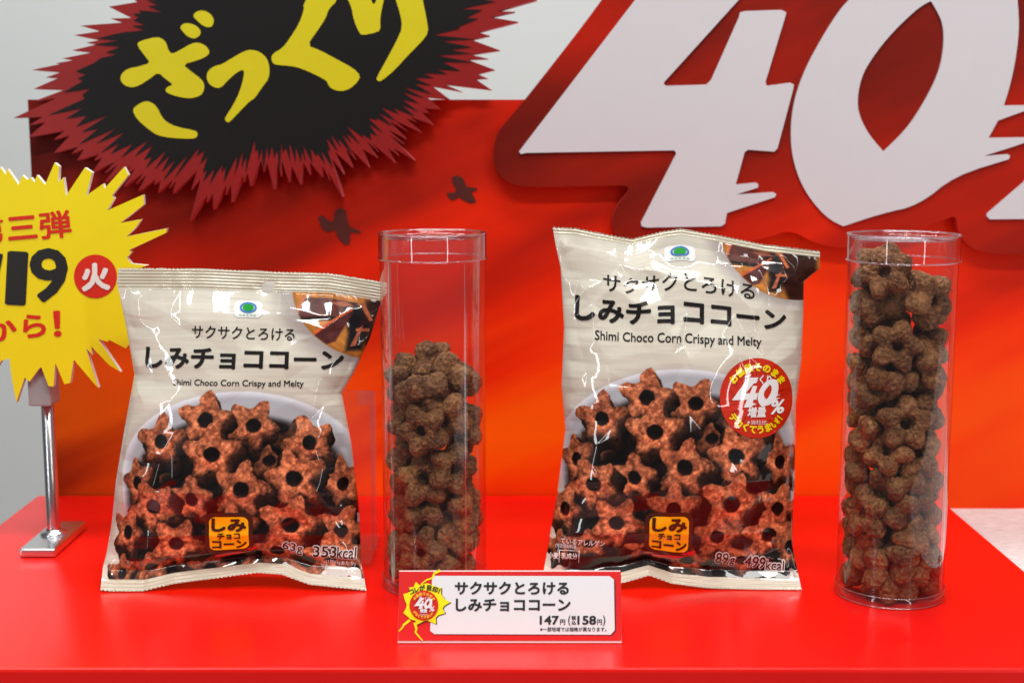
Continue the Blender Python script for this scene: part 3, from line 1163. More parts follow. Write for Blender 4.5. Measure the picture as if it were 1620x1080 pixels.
    def grid(s, zs, m, front):
        z = np.repeat(zs, m)
        u = np.tile(np.sin(np.linspace(-1, 1, m) * math.pi / 2 * .93) / math.sin(math.pi / 2 * .93), len(zs))
        l, r = s.edges(z)
        x = (l + r) / 2 + u * (r - l) / 2
        if front:
            P = s.place(x, z)
        else:
            b, q = s.bulge(x, z)
            w = (fbm(x / .04, z / .05, s.seed + 71, 3) - .5) * .006 * sstep(0, .1, z / s.H) * sstep(1, .93, z / s.H) * sstep(1, .9, q)
            P = s.place(x, z, h=-.72 * b + w - .0006 * (1 - q ** 8))
        k = np.arange(len(zs) - 1)[:, None] * m + np.arange(m - 1)[None]
        k = k.ravel()
        Fc = np.stack([k, k + 1, k + m + 1, k + m], 1)
        if not front:
            Fc = Fc[:, ::-1]
        return x, z, P, Fc

    def sheet(s, name, zs, m, parent, material, front=True, paint=None):
        x, z, P, Fc = s.grid(zs, m, front)
        me = bpy.data.meshes.new(name)
        me.vertices.add(len(P))
        me.vertices.foreach_set('co', P.ravel())
        me.loops.add(Fc.size)
        me.loops.foreach_set('vertex_index', Fc.ravel().astype(np.int32))
        me.polygons.add(len(Fc))
        me.polygons.foreach_set('loop_start', (np.arange(len(Fc)) * 4).astype(np.int32))
        me.polygons.foreach_set('loop_total', np.full(len(Fc), 4, np.int32))
        me.polygons.foreach_set('use_smooth', np.ones(len(Fc), bool))
        me.update()
        if paint:
            X, Y = s.art(x, z)
            c = np.ones((len(P), 4), np.float32)
            c[:, :3] = lin(paint(X, Y))
            at = me.color_attributes.new('print', 'FLOAT_COLOR', 'POINT')
            at.data.foreach_set('color', c.ravel())
        return link(name, me, parent, [material])


def film_mat(name, attr=True, col=(214, 206, 186), rough=0.3):
    m, nt, b = new_mat(name)
    L = nt.links
    tc = N(nt, 'ShaderNodeTexCoord')
    no = N(nt, 'ShaderNodeTexNoise', Scale=260.0, Detail=3.0)
    L.new(tc.outputs['Object'], no.inputs['Vector'])
    mr = N(nt, 'ShaderNodeMapRange')
    mr.inputs['To Min'].default_value = rough * .8
    mr.inputs['To Max'].default_value = rough * 1.25
    L.new(no.outputs[0], mr.inputs['Value'])
    L.new(mr.outputs[0], b.inputs['Roughness'])
    if attr:
        a = N(nt, 'ShaderNodeVertexColor', layer_name='print')
        L.new(a.outputs[0], b.inputs['Base Color'])
    else:
        b.inputs['Base Color'].default_value = rgba(col)
    b.inputs['Specular IOR Level'].default_value = 0.12
    b.inputs['Coat Weight'].default_value = 1.0
    b.inputs['Coat Roughness'].default_value = 0.035
    MATS[name] = m
    return m


FILM = film_mat('printed_film')
SEAL = film_mat('cream_seal', False, (196, 189, 168), .24)
BACKF = film_mat('cream_film', False, (206, 202, 194), .25)
P_BLK = film_mat('print_black', False, (28, 24, 24))
P_WHT = film_mat('print_white', False, (226, 226, 226))
P_LAV = film_mat('print_outline', False, (226, 214, 212))
P_GRN = film_mat('print_green', False, (18, 150, 50))
P_BLU = film_mat('print_blue', False, (40, 120, 190))
P_BRN = film_mat('print_brown', False, (66, 30, 18))
P_AMB = film_mat('print_amber', False, (246, 182, 8))
P_RED = film_mat('print_red', False, (196, 30, 34))
P_YEL = film_mat('print_yellow', False, (240, 216, 10))
P_STK = film_mat('sticker_red', False, (196, 40, 14))


def place_art(loops, cx, cy, w, shear=0.0):
    """the big numerals' outlines set small: centre and width of the pair in pixels"""
    s = w / (1613 - 821)
    return [[(cx + (x - 1217) * s, cy + (y - 120) * s) for x, y in l] for l in loops]


def promo_sticker(parent, surf, cx, cy, r, mats, cut, off, fine=True):
    disc = printed('promo_sticker', [flat([ring(cx, cy, r, r * 1.03, 56)])], surf, off, parent, mats['disc'], cut)
    k = r / 62.0
    # darker rays printed on the disc
    rays_ = []
    rr = random.Random(3)
    for i in range(34):
        a = 2 * math.pi * i / 34 + rr.uniform(-.05, .05)
        w = rr.uniform(.010, .028)
        r0, r1 = rr.uniform(.50, .66) * r, rr.uniform(.78, .93) * r
        rays_.append(flat([[(cx + r0 * math.sin(a - w), cy - r0 * math.cos(a - w)), (cx + r1 * math.sin(a), cy - r1 * math.cos(a)),
                            (cx + r0 * math.sin(a + w), cy - r0 * math.cos(a + w))]]))
    if fine:
        printed('rays', rays_, surf, off * 1.5, disc, mats['rays'], cut)
    yl = arc_text('お値段そのまま', cx, cy, 49.5 * k, -52, 55, 14.2 * k, .05) + \
        arc_text('デカくてうまい', cx, cy, 50 * k, 233, 146, 14.0 * k, .05, True) + \
        arc_text('！！', cx, cy, 49 * k, 134, 127, 13.5 * k, .04, True)
    printed('lettering', yl, surf, off * 2, disc, mats['yellow'], cut)
    wt = [fit('ざっくり', cx - 20.5 * k, cy - 38 * k, cx + 24 * k, cy - 22 * k, 3, .03), fit('%', cx + 22 * k, cy + 4 * k, cx + 46 * k, cy + 26 * k, -4, .03, .25),
          fit('増量', cx - 17 * k, cy + 14 * k, cx + 14 * k, cy + 31 * k, 0, .045, .1), fit('※当社比', cx - 18 * k, cy + 35 * k, cx + 15 * k, cy + 42 * k, 2, .0)]
    f4, z0, h0 = place_art([FOUR, ZERO, HOLE], cx - 3 * k, cy - 9 * k, 78 * k)
    wt += [flat([f4]), flat([z0, h0])]
    printed('lettering', wt, surf, off * 2, disc, mats['white'], cut)
    return disc


CUT = 3.2
T1, T2 = 'サクサクとろける', 'しみチョココーン'


def round_rect(x0, y0, x1, y1, r, n=6):
    out = []
    for cx, cy, a0 in ((x1 - r, y0 + r, -90), (x1 - r, y1 - r, 0), (x0 + r, y1 - r, 90), (x0 + r, y0 + r, 180)):
        for k in range(n + 1):
            a = math.radians(a0 + 90 * k / n)
            out.append((cx + r * math.cos(a), cy + r * math.sin(a)))
    return out


def common_print(b, root, ox, oy, logo, ln1, ln2, eng, rot):
    # own-brand roundel near the top
    lx, ly, lw, lh = logo
    bd = printed('logo_badge', [flat([round_rect(lx - lw, ly - lh, lx + lw, ly + lh, lh * .62)])], b, .0004, root, P_WHT, CUT)
    printed('roundel', [flat([ring(lx, ly - lh * .16, lw * .60, lh * .62, 32), ring(lx, ly - lh * .16, lw * .47, lh * .47, 32)])], b, .0010, bd, P_BLU, CUT)
    printed('roundel', [flat([ring(lx, ly - lh * .16, lw * .40, lh * .40, 28)])], b, .0010, bd, P_GRN, CUT)
    printed('lettering', [fit('ファミマル', lx - lw * .62, ly + lh * .60, lx + lw * .62, ly + lh * .84, 0, .02)], b, .0010, bd, P_GRN, CUT)
    printed('lettering', [fit(T1, *ln1, rot, .012)], b, .0004, root, P_BLK, CUT)
    printed('lettering', [fit(T2, *ln2, rot, .038)], b, .0004, root, P_BLK, CUT)
    printed('lettering', [fit('Shimi Choco Corn Crispy and Melty', *eng, rot, .013)], b, .0004, root, P_BLK, CUT)
    # square brand mark over the picture
    cx, cy = 364 + ox, 847 + oy
    q = printed('brand_mark', [flat([round_rect(cx - 38, cy - 38, cx + 38, cy + 37, 14)])], b, .0004, root, P_BRN, CUT)
    printed('mark_field', [flat([round_rect(cx - 31, cy - 31, cx + 31, cy + 30, 10)])], b, .0008, q, P_AMB, CUT)
    printed('lettering', [fit('しみ', cx - 27, cy - 29, cx + 28, cy - 5, 1, .05), fit('チョコ', cx - 18, cy - 3, cx + 18, cy + 8, 0, .04), fit('コーン', cx - 27, cy + 10, cx + 28, cy + 27, 1, .05)],
            b, .0012, q, P_BRN, CUT)
    printed('ribbon', [flat([[(cx - 26, cy + 40), (cx + 10, cy + 36), (cx + 42, cy + 26), (cx + 44, cy + 32), (cx + 12, cy + 42), (cx - 24, cy + 46)]])], b, .0004, root, P_RED, CUT)


def outlined(b, root, items):
    """dark figures with a pale outline"""
    printed('lettering', [fit(t, x0 - 1.3, y0 - 1.3, x1 + 1.3, y1 + 1.3, r, .085) for t, x0, y0, x1, y1, r in items], b, .0004, root, P_LAV, CUT)
    printed('lettering', [fit(t, x0, y0, x1, y1, r, .012) for t, x0, y0, x1, y1, r in items], b, .0008, root, P_BRN, CUT)


def rows(a, b, d):
    return np.linspace(a, b, max(2, int(round((b - a) / d)) + 1))


def build_bag(b, root, paint, m=360):
    H, S = b.H, b.seal
    b.sheet('front_film', rows(b.foot - .0004, H - S + .0004, .00052), m, root, FILM, True, paint)
    b.sheet('back_film', rows(0, H, .0016), 90, root, BACKF, False)
    b.sheet('top_seal', rows(H - S + .0004, H, .0003), m, root, SEAL, True)
    b.sheet('bottom_seal', rows(0, b.foot - .0004, .0003), m, root, SEAL, True)


# ------------------------------------------------------------------ left bag, 63 g
z3 = lambda pts: zoomed(pts, .2901, 150, 400)
z4 = lambda pts: zoomed(pts, .2901, 150, 660)
creL = [z3([(935, 360), (1050, 290), (1055, 430)]), z3([(1265, 350), (1450, 260)]), z3([(1140, 490), (1290, 380), (1180, 500)]),
        z3([(1070, 460), (1100, 480), (1060, 520), (1045, 690)]), z3([(1220, 680), (1200, 770), (1240, 830)]), z3([(130, 190), (200, 270), (212, 370)]),
        z4([(295, 110), (310, 190), (430, 195), (545, 200), (545, 290), (640, 440), (690, 470)]), z4([(270, 170), (240, 330), (205, 385)]),
        z4([(355, 250), (440, 320), (465, 360)]), z4([(1270, 0), (1230, 100), (1190, 170), (1120, 130), (1030, 125)]),
        z4([(1080, 300), (1040, 400), (975, 500), (965, 600), (1000, 625)]), z4([(1240, 290), (1210, 410), (1110, 500), (1090, 560)]), z4([(760, 590), (850, 640)])]
leftL = [(188, 423), (185, 452), (200, 520), (213, 592), (197, 680), (184, 760), (178, 820), (171, 890), (178, 945)]
leftR = [(612, 445), (602, 466), (585, 530), (560, 590), (541, 622), (556, 700), (567, 790), (573, 880), (593, 945)]
PROF = [(0, 0), (.055, 0.0005), (.09, .012), (.16, .021), (.30, .027), (.5, .024), (.7, .016), (.86, .007), (.93, .001), (1, 0)]
Ltmp = Bag(.899, 7, .2, leftL, leftR, [(188, 425), (611, 445)], [(0, 0), (1, 0)], [], PROF, 1)
HL = float(Ltmp.local([(400, 428)])[0][1])
botL = [(-.27, .001), (-.262, .0), (-.242, -.0), (-.222, .0045), (-.167, .0115), (-.151, .0105), (-.133, .004), (-.104, .0012), (-.094, .0), (-.08, .003)]
LB = Bag(.899, 7, HL, leftL, leftR, [(186, 423), (324, 424), (440, 429), (520, 431), (612, 446)], botL, creL, PROF, 12, calm=((386, 490, .019),))
left_bag = thing('snack_bag', 'shorter cream snack bag marked 63g beside the half-filled tube', 'snack bag', (-.178, .885, 0), 'snack bags on the table')
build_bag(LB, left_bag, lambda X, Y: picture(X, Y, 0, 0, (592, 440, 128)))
common_print(LB, left_bag, 0, 0, (386.5, 490, 23, 13.5), (298, 518, 463, 538), (223, 552, 540, 585), (271, 601, 479, 614), 0.6)
outlined(LB, left_bag, [('63', 446, 863, 467, 880, 6), ('g', 469, 870, 477, 885, 6), ('353', 494, 867, 530, 885, 2), ('kcal', 531, 869, 560, 887, 2)])
printed('lettering', [fit('(1袋63gあたり)', 513, 890, 560, 898, 3, .015), fit('写真はイメージです。', 505, 898, 561, 907, 4, .015)], LB, .0004, left_bag, P_LAV, CUT)

# ------------------------------------------------------------------ right bag, 89 g
z5 = lambda pts: zoomed(pts, .2963, 840, 340)
z6 = lambda pts: zoomed(pts, .2963, 840, 640)
creR = [z5([(120, 85), (190, 180), (420, 230), (600, 265), (720, 310), (960, 370), (1110, 400), (1180, 480), (1215, 620)]),
        z5([(280, 345), (390, 350), (560, 450), (700, 570), (775, 660), (810, 700), (815, 860), (770, 960), (640, 1060)]),
        z5([(810, 690), (870, 840), (925, 920), (920, 1040)]), z5([(255, 360), (330, 470), (345, 660), (400, 780), (420, 910), (480, 1060)]),
        z5([(445, 710), (420, 900)]), z5([(1230, 400), (1215, 560)]), z5([(1300, 370), (1450, 215)]), z5([(810, 700), (680, 800)]), z5([(1250, 760), (1262, 900), (1240, 1040)]),
        z6([(455, 0), (540, 130), (650, 160)]), z6([(1240, 0), (1260, 140)]), z6([(770, 0), (700, 90), (780, 150), (900, 120)]), z6([(1060, 440), (990, 610)])]
rightL = [(873, 360), (879, 395), (887, 430), (892, 520), (888, 610), (894, 680), (881, 780), (867, 860), (848, 945)]
rightR = [(1298, 396), (1280, 414), (1272, 424), (1271, 480), (1268, 570), (1259, 640), (1257, 760), (1252, 860), (1261, 945)]
Rtmp = Bag(.901, 6, .2, rightL, rightR, [(873, 360), (1298, 396)], [(0, 0), (1, 0)], [], PROF, 1)
HR = float(Rtmp.local([(1080, 366)])[0][1])
topR = [(873, 358), (910, 360), (944, 367), (1000, 377), (1047, 365), (1077, 361), (1136, 371), (1210, 386), (1298, 396)]
botR = [(.01, 0), (.05, .002), (.072, .0045), (.09, .0095), (.105, .004), (.13, .001), (.155, .0), (.192, 0)]
PROFR = [(0, 0), (.045, 0.0005), (.08, .012), (.15, .022), (.30, .029), (.5, .027), (.7, .019), (.86, .009), (.95, .002), (1, 0)]
RB = Bag(.901, 6, HR, rightL, rightR, topR, botR, creR, PROFR, 29, seal=.0052, calm=((1080, 403, .02), (1190, 622, .03)))
right_bag = thing('snack_bag', 'taller cream snack bag marked 89g with a round red promotion sticker', 'snack bag', (.105, .885, 0), 'snack bags on the table')
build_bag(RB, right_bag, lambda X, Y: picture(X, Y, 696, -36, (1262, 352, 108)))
common_print(RB, right_bag, 693, -2, (1080, 403, 25, 12.5), (956, 434, 1198, 462), (911, 475, 1249, 514), (942, 527, 1206, 547), 1.9)
outlined(RB, right_bag, [('89', 1132, 874, 1154, 891, 6), ('g', 1156, 882, 1164, 895, 6), ('499', 1180, 880, 1214, 898, 8), ('kcal', 1215, 887, 1244, 903, 5)])
printed('lettering', [fit('ているアレルゲン', 888, 854, 957, 864, 2, .02), fit('(特定原材料等)', 880, 863, 914, 871, 4, .01), fit('小麦', 869, 877, 884, 886, 0, .02), fit('乳成分', 889, 877, 914, 886, 0, .02),
                      flat([stroke([(886, 873), (917, 873)], 1.4)]), flat([stroke([(917, 872), (916, 892)], 1.4)]), flat([stroke([(886, 872), (885, 892)], 1.4)])],
        RB, .0004, right_bag, P_LAV, CUT)
promo_sticker(right_bag, RB, 1197, 629, 61, {'disc': P_STK, 'rays': film_mat('sticker_dark', False, (150, 22, 8)), 'yellow': P_YEL, 'white': P_WHT}, CUT, .0004)

# ================================================================== clear tubes of corn puffs
def puff_mat():
    m, nt, b = new_mat('corn_puff')
    L = nt.links
    tc = N(nt, 'ShaderNodeTexCoord')
    oi = N(nt, 'ShaderNodeObjectInfo')
    n1 = N(nt, 'ShaderNodeTexNoise', Scale=70.0, Detail=6.0, Roughness=0.65)
    n2 = N(nt, 'ShaderNodeTexNoise', Scale=330.0, Detail=6.0, Roughness=0.72)
    vo = N(nt, 'ShaderNodeTexVoronoi', Scale=300.0)
    for n in (n1, n2, vo):
        L.new(tc.outputs['Object'], n.inputs['Vector'])
    cr = N(nt, 'ShaderNodeValToRGB')
    e = cr.color_ramp.elements
    e[0].position, e[0].color = .30, rgba((36, 18, 9))
    e[1].position, e[1].color = .72, rgba((216, 154, 94))
    k = e.new(.48)
    k.color = rgba((122, 73, 37))
    ad = N(nt, 'ShaderNodeMath', operation='MULTIPLY_ADD')
    ad.inputs[1].default_value = .55
    L.new(n2.outputs[0], ad.inputs[0])
    hf = N(nt, 'ShaderNodeMath', operation='MULTIPLY')
    hf.inputs[1].default_value = .5
    L.new(n1.outputs[0], hf.inputs[0])
    L.new(hf.outputs[0], ad.inputs[2])
    L.new(ad.outputs[0], cr.inputs[0])
    hs = N(nt, 'ShaderNodeHueSaturation')
    mr = N(nt, 'ShaderNodeMapRange')
    mr.inputs['To Min'].default_value = .8
    mr.inputs['To Max'].default_value = 1.2
    L.new(oi.outputs['Random'], mr.inputs['Value'])
    L.new(mr.outputs[0], hs.inputs['Value'])
    L.new(cr.outputs[0], hs.inputs['Color'])
    L.new(hs.outputs[0], b.inputs['Base Color'])
    b.inputs['Roughness'].default_value = .5
    b.inputs['Specular IOR Level'].default_value = .4
    bp = N(nt, 'ShaderNodeBump', Strength=1.0, Distance=.0030)
    L.new(n2.outputs[0], bp.inputs['Height'])
    b2_ = N(nt, 'ShaderNodeBump', Strength=.9, Distance=.0020)
    L.new(vo.outputs['Distance'], b2_.inputs['Height'])
    L.new(bp.outputs[0], b2_.inputs['Normal'])
    L.new(b2_.outputs[0], b.inputs['Normal'])
    return m


PUFF = puff_mat()


def puff_mesh(seed):
    r_ = random.Random(seed)
    nt_, np_ = 150, 60
    V, Fc = [], []
    am = [r_.uniform(.90, 1.06) for _ in range(5)]
    tw = r_.uniform(-.12, .12)
    off = Vector((seed * 3.1, seed * 1.7, 0))
    for i in range(nt_):
        th = 2 * math.pi * i / nt_
        lob = am[int(((th / (2 * math.pi)) * 5 + .5)) % 5]
        co = math.cos(5 * th)
        R = (1.30 + .72 * ((1 + co) / 2) ** .85 * lob) * .01
        rh = .0041
        rc, a = (R + rh) / 2, (R - rh) / 2
        half = .0086 * (0.93 + .07 * co)
        for j in range(np_):
            ph = 2 * math.pi * j / np_
            c, s = math.cos(ph), math.sin(ph)
            rr = rc + a * math.copysign(abs(c) ** .78, c)
            z = half * math.copysign(abs(s) ** .8, s)
            t = th + tw * z / .008
            p = Vector((-rr * math.sin(t), rr * math.cos(t), z))
            d = noise.noise((p + off) * 90) * .0009 + noise.noise((p + off) * 270) * .0008 + noise.noise((p + off) * 560) * .0009 + noise.noise((p + off) * 1000) * .0006
            nrm = Vector((-math.sin(t) * c, math.cos(t) * c, s))
            p += nrm.normalized() * d
            V.append(p)
    for i in range(nt_):
        k = (i + 1) % nt_
        for j in range(np_):
            l = (j + 1) % np_
            Fc.append((i * np_ + j, i * np_ + l, k * np_ + l, k * np_ + j))
    me = mesh('corn_puff', V, Fc, True)
    me.materials.append(PUFF)
    return me


PUFFS = [puff_mesh(s) for s in range(1, 7)]
TUBE = clear_plastic('clear_tube', .045, .9, 2.6, .03, .006)
RIM = clear_plastic('clear_rim', .10, .85, 2.2, .05, .05, (.95, .93, .96))
SEAM_STREAK = clear_plastic('tube_seam_streak', .26, .85, 2.5, .10, .10, (.93, .93, .95))  # overlap seam, and added strips that put highlight streaks on the tubes
TR = .0340
FULL = [(-0.3, -1.25, 0.91, 0.723, 0.009, -0.008, 0.691, 1.02),
        (-1.34, 0.49, 1.41, 0.417, -0.191, 0.149, 0.876, 1.06),
        (0.69, 1.58, 1.66, 0.465, -0.656, 0.198, -0.561, 0.93),
        (2.39, -0.01, 1.68, 0.137, 0.707, 0.115, 0.684, 0.96),
        (-0.69, -1.42, 2.23, 0.307, -0.108, 0.667, -0.67, 1.04),
        (-1.32, 0.86, 2.71, 0.087, 0.054, 0.28, 0.954, 0.97),
        (0.82, -2.09, 2.87, 0.69, 0.703, 0.161, 0.067, 1.05),
        (-1.48, -0.06, 3.15, 0.396, -0.549, -0.05, 0.735, 1.04),
        (0.78, 1.5, 3.28, 0.536, -0.363, -0.046, -0.761, 1),
        (0.89, -1.39, 4.05, 0.695, 0.363, 0.616, -0.074, 1.04),
        (-1.47, 1.32, 4.58, 0.423, -0.456, 0.12, 0.774, 0.97),
        (1.37, -0.81, 4.9, 0.819, 0.536, -0.193, -0.063, 0.97),
        (1.88, 1.25, 4.93, 0.724, -0.479, 0.46, -0.187, 0.97),
        (-1.98, -1.14, 5.75, 0.441, -0.696, 0.081, -0.561, 1.01),
        (-0.73, 1.98, 5.88, 0.094, 0.369, -0.67, 0.637, 1.04),
        (1.38, 0.73, 5.96, 0.507, -0.387, 0.358, 0.682, 1),
        (-0.38, -1.53, 6.39, 0.854, 0.246, -0.45, 0.087, 0.99),
        (1.06, -0.69, 7.28, 0.648, 0.393, 0.123, -0.641, 1.07),
        (-0.18, -1.58, 8.17, 0.85, 0.278, 0.075, -0.441, 1.02),
        (-2.24, 0.6, 8.23, 0.286, 0.557, -0.471, -0.622, 0.96),
        (1.13, 0.63, 8.38, 0.253, -0.272, -0.41, -0.833, 1.07),
        (0.3, 1.87, 8.68, 0.245, -0.224, -0.418, -0.845, 1.02),
        (0.89, -1.49, 9.62, 0.697, 0.45, 0.263, -0.492, 0.95),
        (-0.84, -1.7, 9.86, 0.331, 0.463, 0.211, -0.795, 0.94),
        (1.43, 1.57, 10.03, 0.689, -0.587, 0.044, -0.423, 0.93),
        (-1.42, -0.45, 10.81, 0.886, -0.41, -0.189, 0.107, 1),
        (1.06, 1.05, 11.36, 0.209, 0.509, 0.021, 0.835, 1.06),
        (-0.04, -2.22, 11.73, 0.765, 0.644, 0.017, -0.03, 1),
        (-1.44, 1.66, 11.81, 0.394, 0.051, -0.739, -0.545, 1),
        (1.85, -0.07, 12.29, 0.715, 0.371, 0.358, 0.473, 1),
        (-1.39, -0.39, 12.85, 0.706, -0.211, -0.33, -0.589, 1.02),
        (1.64, 0.27, 13.84, 0.781, -0.167, 0.118, -0.59, 0.93),
        (-0.83, -1.32, 14.5, 0.583, 0.012, 0.111, -0.804, 0.96),
        (-1.65, 0.61, 14.67, 0.731, -0.627, -0.266, -0.048, 0.96),
        (-0.15, 2.21, 14.81, 0.712, -0.681, -0.109, -0.127, 0.96),
        (1.43, -0.9, 15.44, 0.129, 0.521, 0.031, 0.843, 1.03),
        (2.11, 0.92, 16.16, 0.584, -0.594, 0.436, -0.341, 0.93),
        (-1.34, 0.28, 16.44, 0.98, 0.146, 0.125, -0.045, 0.98),
        (-0.71, -2.11, 16.66, 0.393, 0.224, -0.673, 0.585, 0.95),
        (-0.72, 1.15, 17.75, 0.332, 0.071, 0.073, 0.938, 1.05),
        (1.68, 0.12, 18.97, 0.578, -0.031, 0.608, -0.544, 1),
        (-1.32, 0.03, 19.02, 0.988, 0.141, -0.065, -0.02, 1.05),
        (1.24, -1.76, 19.5, 0.264, 0.615, -0.403, 0.624, 1.02),
        (0.47, 2.16, 20.03, 0.129, 0.31, 0.682, -0.65, 0.97),
        (-1.41, -1.51, 21.06, 0.363, -0.132, -0.555, 0.737, 0.94),
        (-1.24, 0.58, 21.09, 0.851, 0.392, -0.316, 0.15, 1.05)]
PART = [(1.05, 0.05, 0.95, 0.988, -0.003, -0.005, 0.157, 1.04),
        (-0.02, -1.67, 1.58, 0.858, 0.271, -0.297, 0.319, 1.03),
        (-2.27, -0.08, 1.9, 0.532, -0.453, -0.592, 0.401, 0.98),
        (0.78, -0.08, 2.4, 0.688, -0.617, 0.232, -0.303, 0.94),
        (-0.17, 2.21, 2.52, 0.678, -0.583, -0.341, -0.29, 1.01),
        (-0.75, -2.18, 2.83, 0.681, -0.7, -0.027, -0.215, 0.95),
        (1.23, 1.48, 3.37, 0.535, 0.232, -0.549, 0.599, 1.03),
        (1.37, -0.76, 3.47, 0.763, 0.179, 0.226, 0.578, 0.99),
        (-1.66, 0.24, 3.71, 0.656, 0.183, 0.444, 0.582, 0.98),
        (-0.1, 1.43, 5.14, 0.834, 0.218, 0.107, -0.496, 1.07),
        (2.06, -0.47, 5.35, 0.229, 0.633, 0.039, 0.739, 1.05),
        (-0.98, -0.97, 5.47, 0.946, 0.275, 0.012, 0.17, 1.04),
        (-1.35, 0.4, 6.89, 0.701, -0.006, -0.123, -0.702, 1.01),
        (-0.67, -1.42, 7.38, 0.604, 0.455, -0.258, 0.601, 1.06),
        (1.28, 1.86, 7.6, 0.737, -0.54, 0.405, 0.012, 0.93),
        (1.24, -1.79, 8.22, 0.296, -0.151, 0.698, -0.635, 0.98),
        (-1.28, -0.1, 8.87, 0.867, -0.469, -0.121, 0.115, 1.05),
        (-1.06, 1.98, 9.34, 0.471, -0.693, 0.248, 0.486, 0.96),
        (1.92, 0.72, 10.46, 0.404, -0.369, -0.525, 0.652, 1.06),
        (-1.7, 0.96, 10.56, 0.203, -0.357, 0.441, -0.798, 0.98),
        (-0.6, -2.14, 10.85, 0.563, -0.637, -0.26, -0.457, 1),
        (0.72, -1.31, 11.6, 0.346, -0.086, 0.559, 0.749, 1.06),
        (0.74, 1.31, 11.8, 0.018, -0.45, -0.074, 0.89, 1),
        (-0.53, -1.09, 13.28, 0.968, -0.198, -0.075, 0.132, 1.07),
        (-1.97, 0.99, 13.68, 0.612, 0.6, 0.383, 0.344, 0.96),
        (1.49, 0.17, 14.17, 0.129, -0.326, 0.039, -0.936, 1.04),
        (-0.1, 1.55, 14.43, 0.644, -0.367, -0.671, -0.003, 1.04)]
ORD = ['bottom', 'second', 'third', 'fourth', 'fifth', 'sixth', 'seventh', 'eighth', 'ninth', 'tenth', 'eleventh', 'twelfth', 'thirteenth']


def tube(cx, cy, label, height, seam_streaks, seed):
    t = thing('clear_tube', label, 'tube', (cx, cy, 0), 'clear plastic tubes')
    r_ = random.Random(seed)

    def part(name, prof, m, parent, wob=0.0):
        V, Fc = lathe(prof, 192)
        if wob:
            V = [(x * (1 + wob * noise.noise(Vector((x * 170, y * 170, z * 2 + seed)))), y * (1 + wob * noise.noise(Vector((x * 170, y * 170, z * 2 + seed)))), z) for x, y, z in V]
        return link(name, mesh(name, [(x + cx, y + cy, z) for x, y, z in V], Fc, True), parent, [m])
    hh = height
    part('wall', [(TR, .0006 + (hh - .0022) * k / 40) for k in range(41)], TUBE, t, .0020)
    lid = part('lid', [(.0345, hh - .0165), (.0352, hh - .0165), (.0353, hh - .0158), (.0349, hh - .015), (.0349, hh - .0012), (.0345, hh), (.0337, hh), (.0332, hh - .0012),
                       (.0328, hh - .0030), (.022, hh - .0032), (.0001, hh - .0030)], TUBE, t)
    for r0, z0, nm in ((.0346, hh - .0001, 'rim'), (.0351, hh - .0162, 'lip')):
        part(nm, [(r0 + .00055 * math.cos(a), z0 + .00055 * math.sin(a)) for a in [2 * math.pi * k / 10 for k in range(11)]], RIM, lid)
    base = part('base_cap', [(.0001, .0010), (.0330, .0010), (.0338, .0004), (.0346, .0003), (.0350, .0012), (.0349, .0072), (.0344, .0074)], TUBE, t)
    part('rim', [(.0347 + .0005 * math.cos(a), .0009 + .0005 * math.sin(a)) for a in [2 * math.pi * k / 10 for k in range(11)]], RIM, base)
    part('rim', [(.0347 + .00035 * math.cos(a), .0073 + .00035 * math.sin(a)) for a in [2 * math.pi * k / 10 for k in range(11)]], RIM, base)
    for a0, a1 in seam_streaks:
        V, Fc = [], []
        n = 6
        for i in range(n + 1):
            a = rad(a0 + (a1 - a0) * i / n)
            for z in (.008, hh - .017):
                V.append((cx + (TR + .0004) * math.sin(a), cy - (TR + .0004) * math.cos(a), z))
        for i in range(n):
            Fc.append((2 * i, 2 * i + 2, 2 * i + 3, 2 * i + 1))
        link('seam_streak', mesh('seam_streak', V, Fc, True), t, [SEAM_STREAK])
    return t


def fill(data, cx, cy, turn, where, group, seed):
    r_ = random.Random(seed)
    R = Matrix.Rotation(rad(turn), 4, 'Z')
    cells = {}
    items = []
    for d in data:
        p = R @ Vector((d[0], d[1], d[2]))
        lay = min(len(ORD) - 1, int((d[2] - .4) / 2.2))
        a = math.degrees(math.atan2(p.x, -p.y))
        if math.hypot(p.x, p.y) < .55:
            side = 'in the middle'
        else:
            side = ('at the front' if abs(a) < 36 else 'at the back' if abs(a) > 144 else
                    ('front right' if 36 <= a < 72 else 'right side' if 72 <= a <= 144 else 'front left' if -72 < a <= -36 else 'left side'))
        cells.setdefault((lay, side), []).append((p.z, len(items)))
        items.append((p, Quaternion(d[3:7]), d[7], lay, side))
    for key, lst in cells.items():
        lst.sort()
        for r, (z, i) in enumerate(lst):
            p, q, s, lay, side = items[i]
            words = '' if len(lst) == 1 else (', lower one' if r == 0 else ', upper one' if r == len(lst) - 1 else ', middle one')
            lab = 'brown star-shaped corn puff, %s layer of the %s, %s%s' % (ORD[lay] if lay == 0 else ORD[lay] + '-lowest', where, side, words)
            o = bpy.data.objects.new('corn_puff', r_.choice(PUFFS))
            COL.objects.link(o)
            o.matrix_world = Matrix.Translation((cx + p.x * .01, cy + p.y * .01, p.z * .01)) @ R @ q.to_matrix().to_4x4() @ Matrix.Scale(s * .90, 4)
            tag(o, lab, 'corn puff', group)


TLX, TLY, TRX, TRY = -.0513, .896, .2465, .8755
tube(TLX, TLY, 'clear plastic tube two thirds filled with corn puffs, beside the shorter bag', .2335, [(-52, -46), (38, 39.5)], 3)
tube(TRX, TRY, 'clear plastic tube filled to its lid with corn puffs, at the right', .2340, [(47, 49), (50.5, 56)], 8)
fill(PART, TLX, TLY, 0, 'part-filled tube', 'corn puffs in the part-filled tube', 1)
fill(FULL, TRX, TRY, 0, 'full tube', 'corn puffs in the full tube', 2)

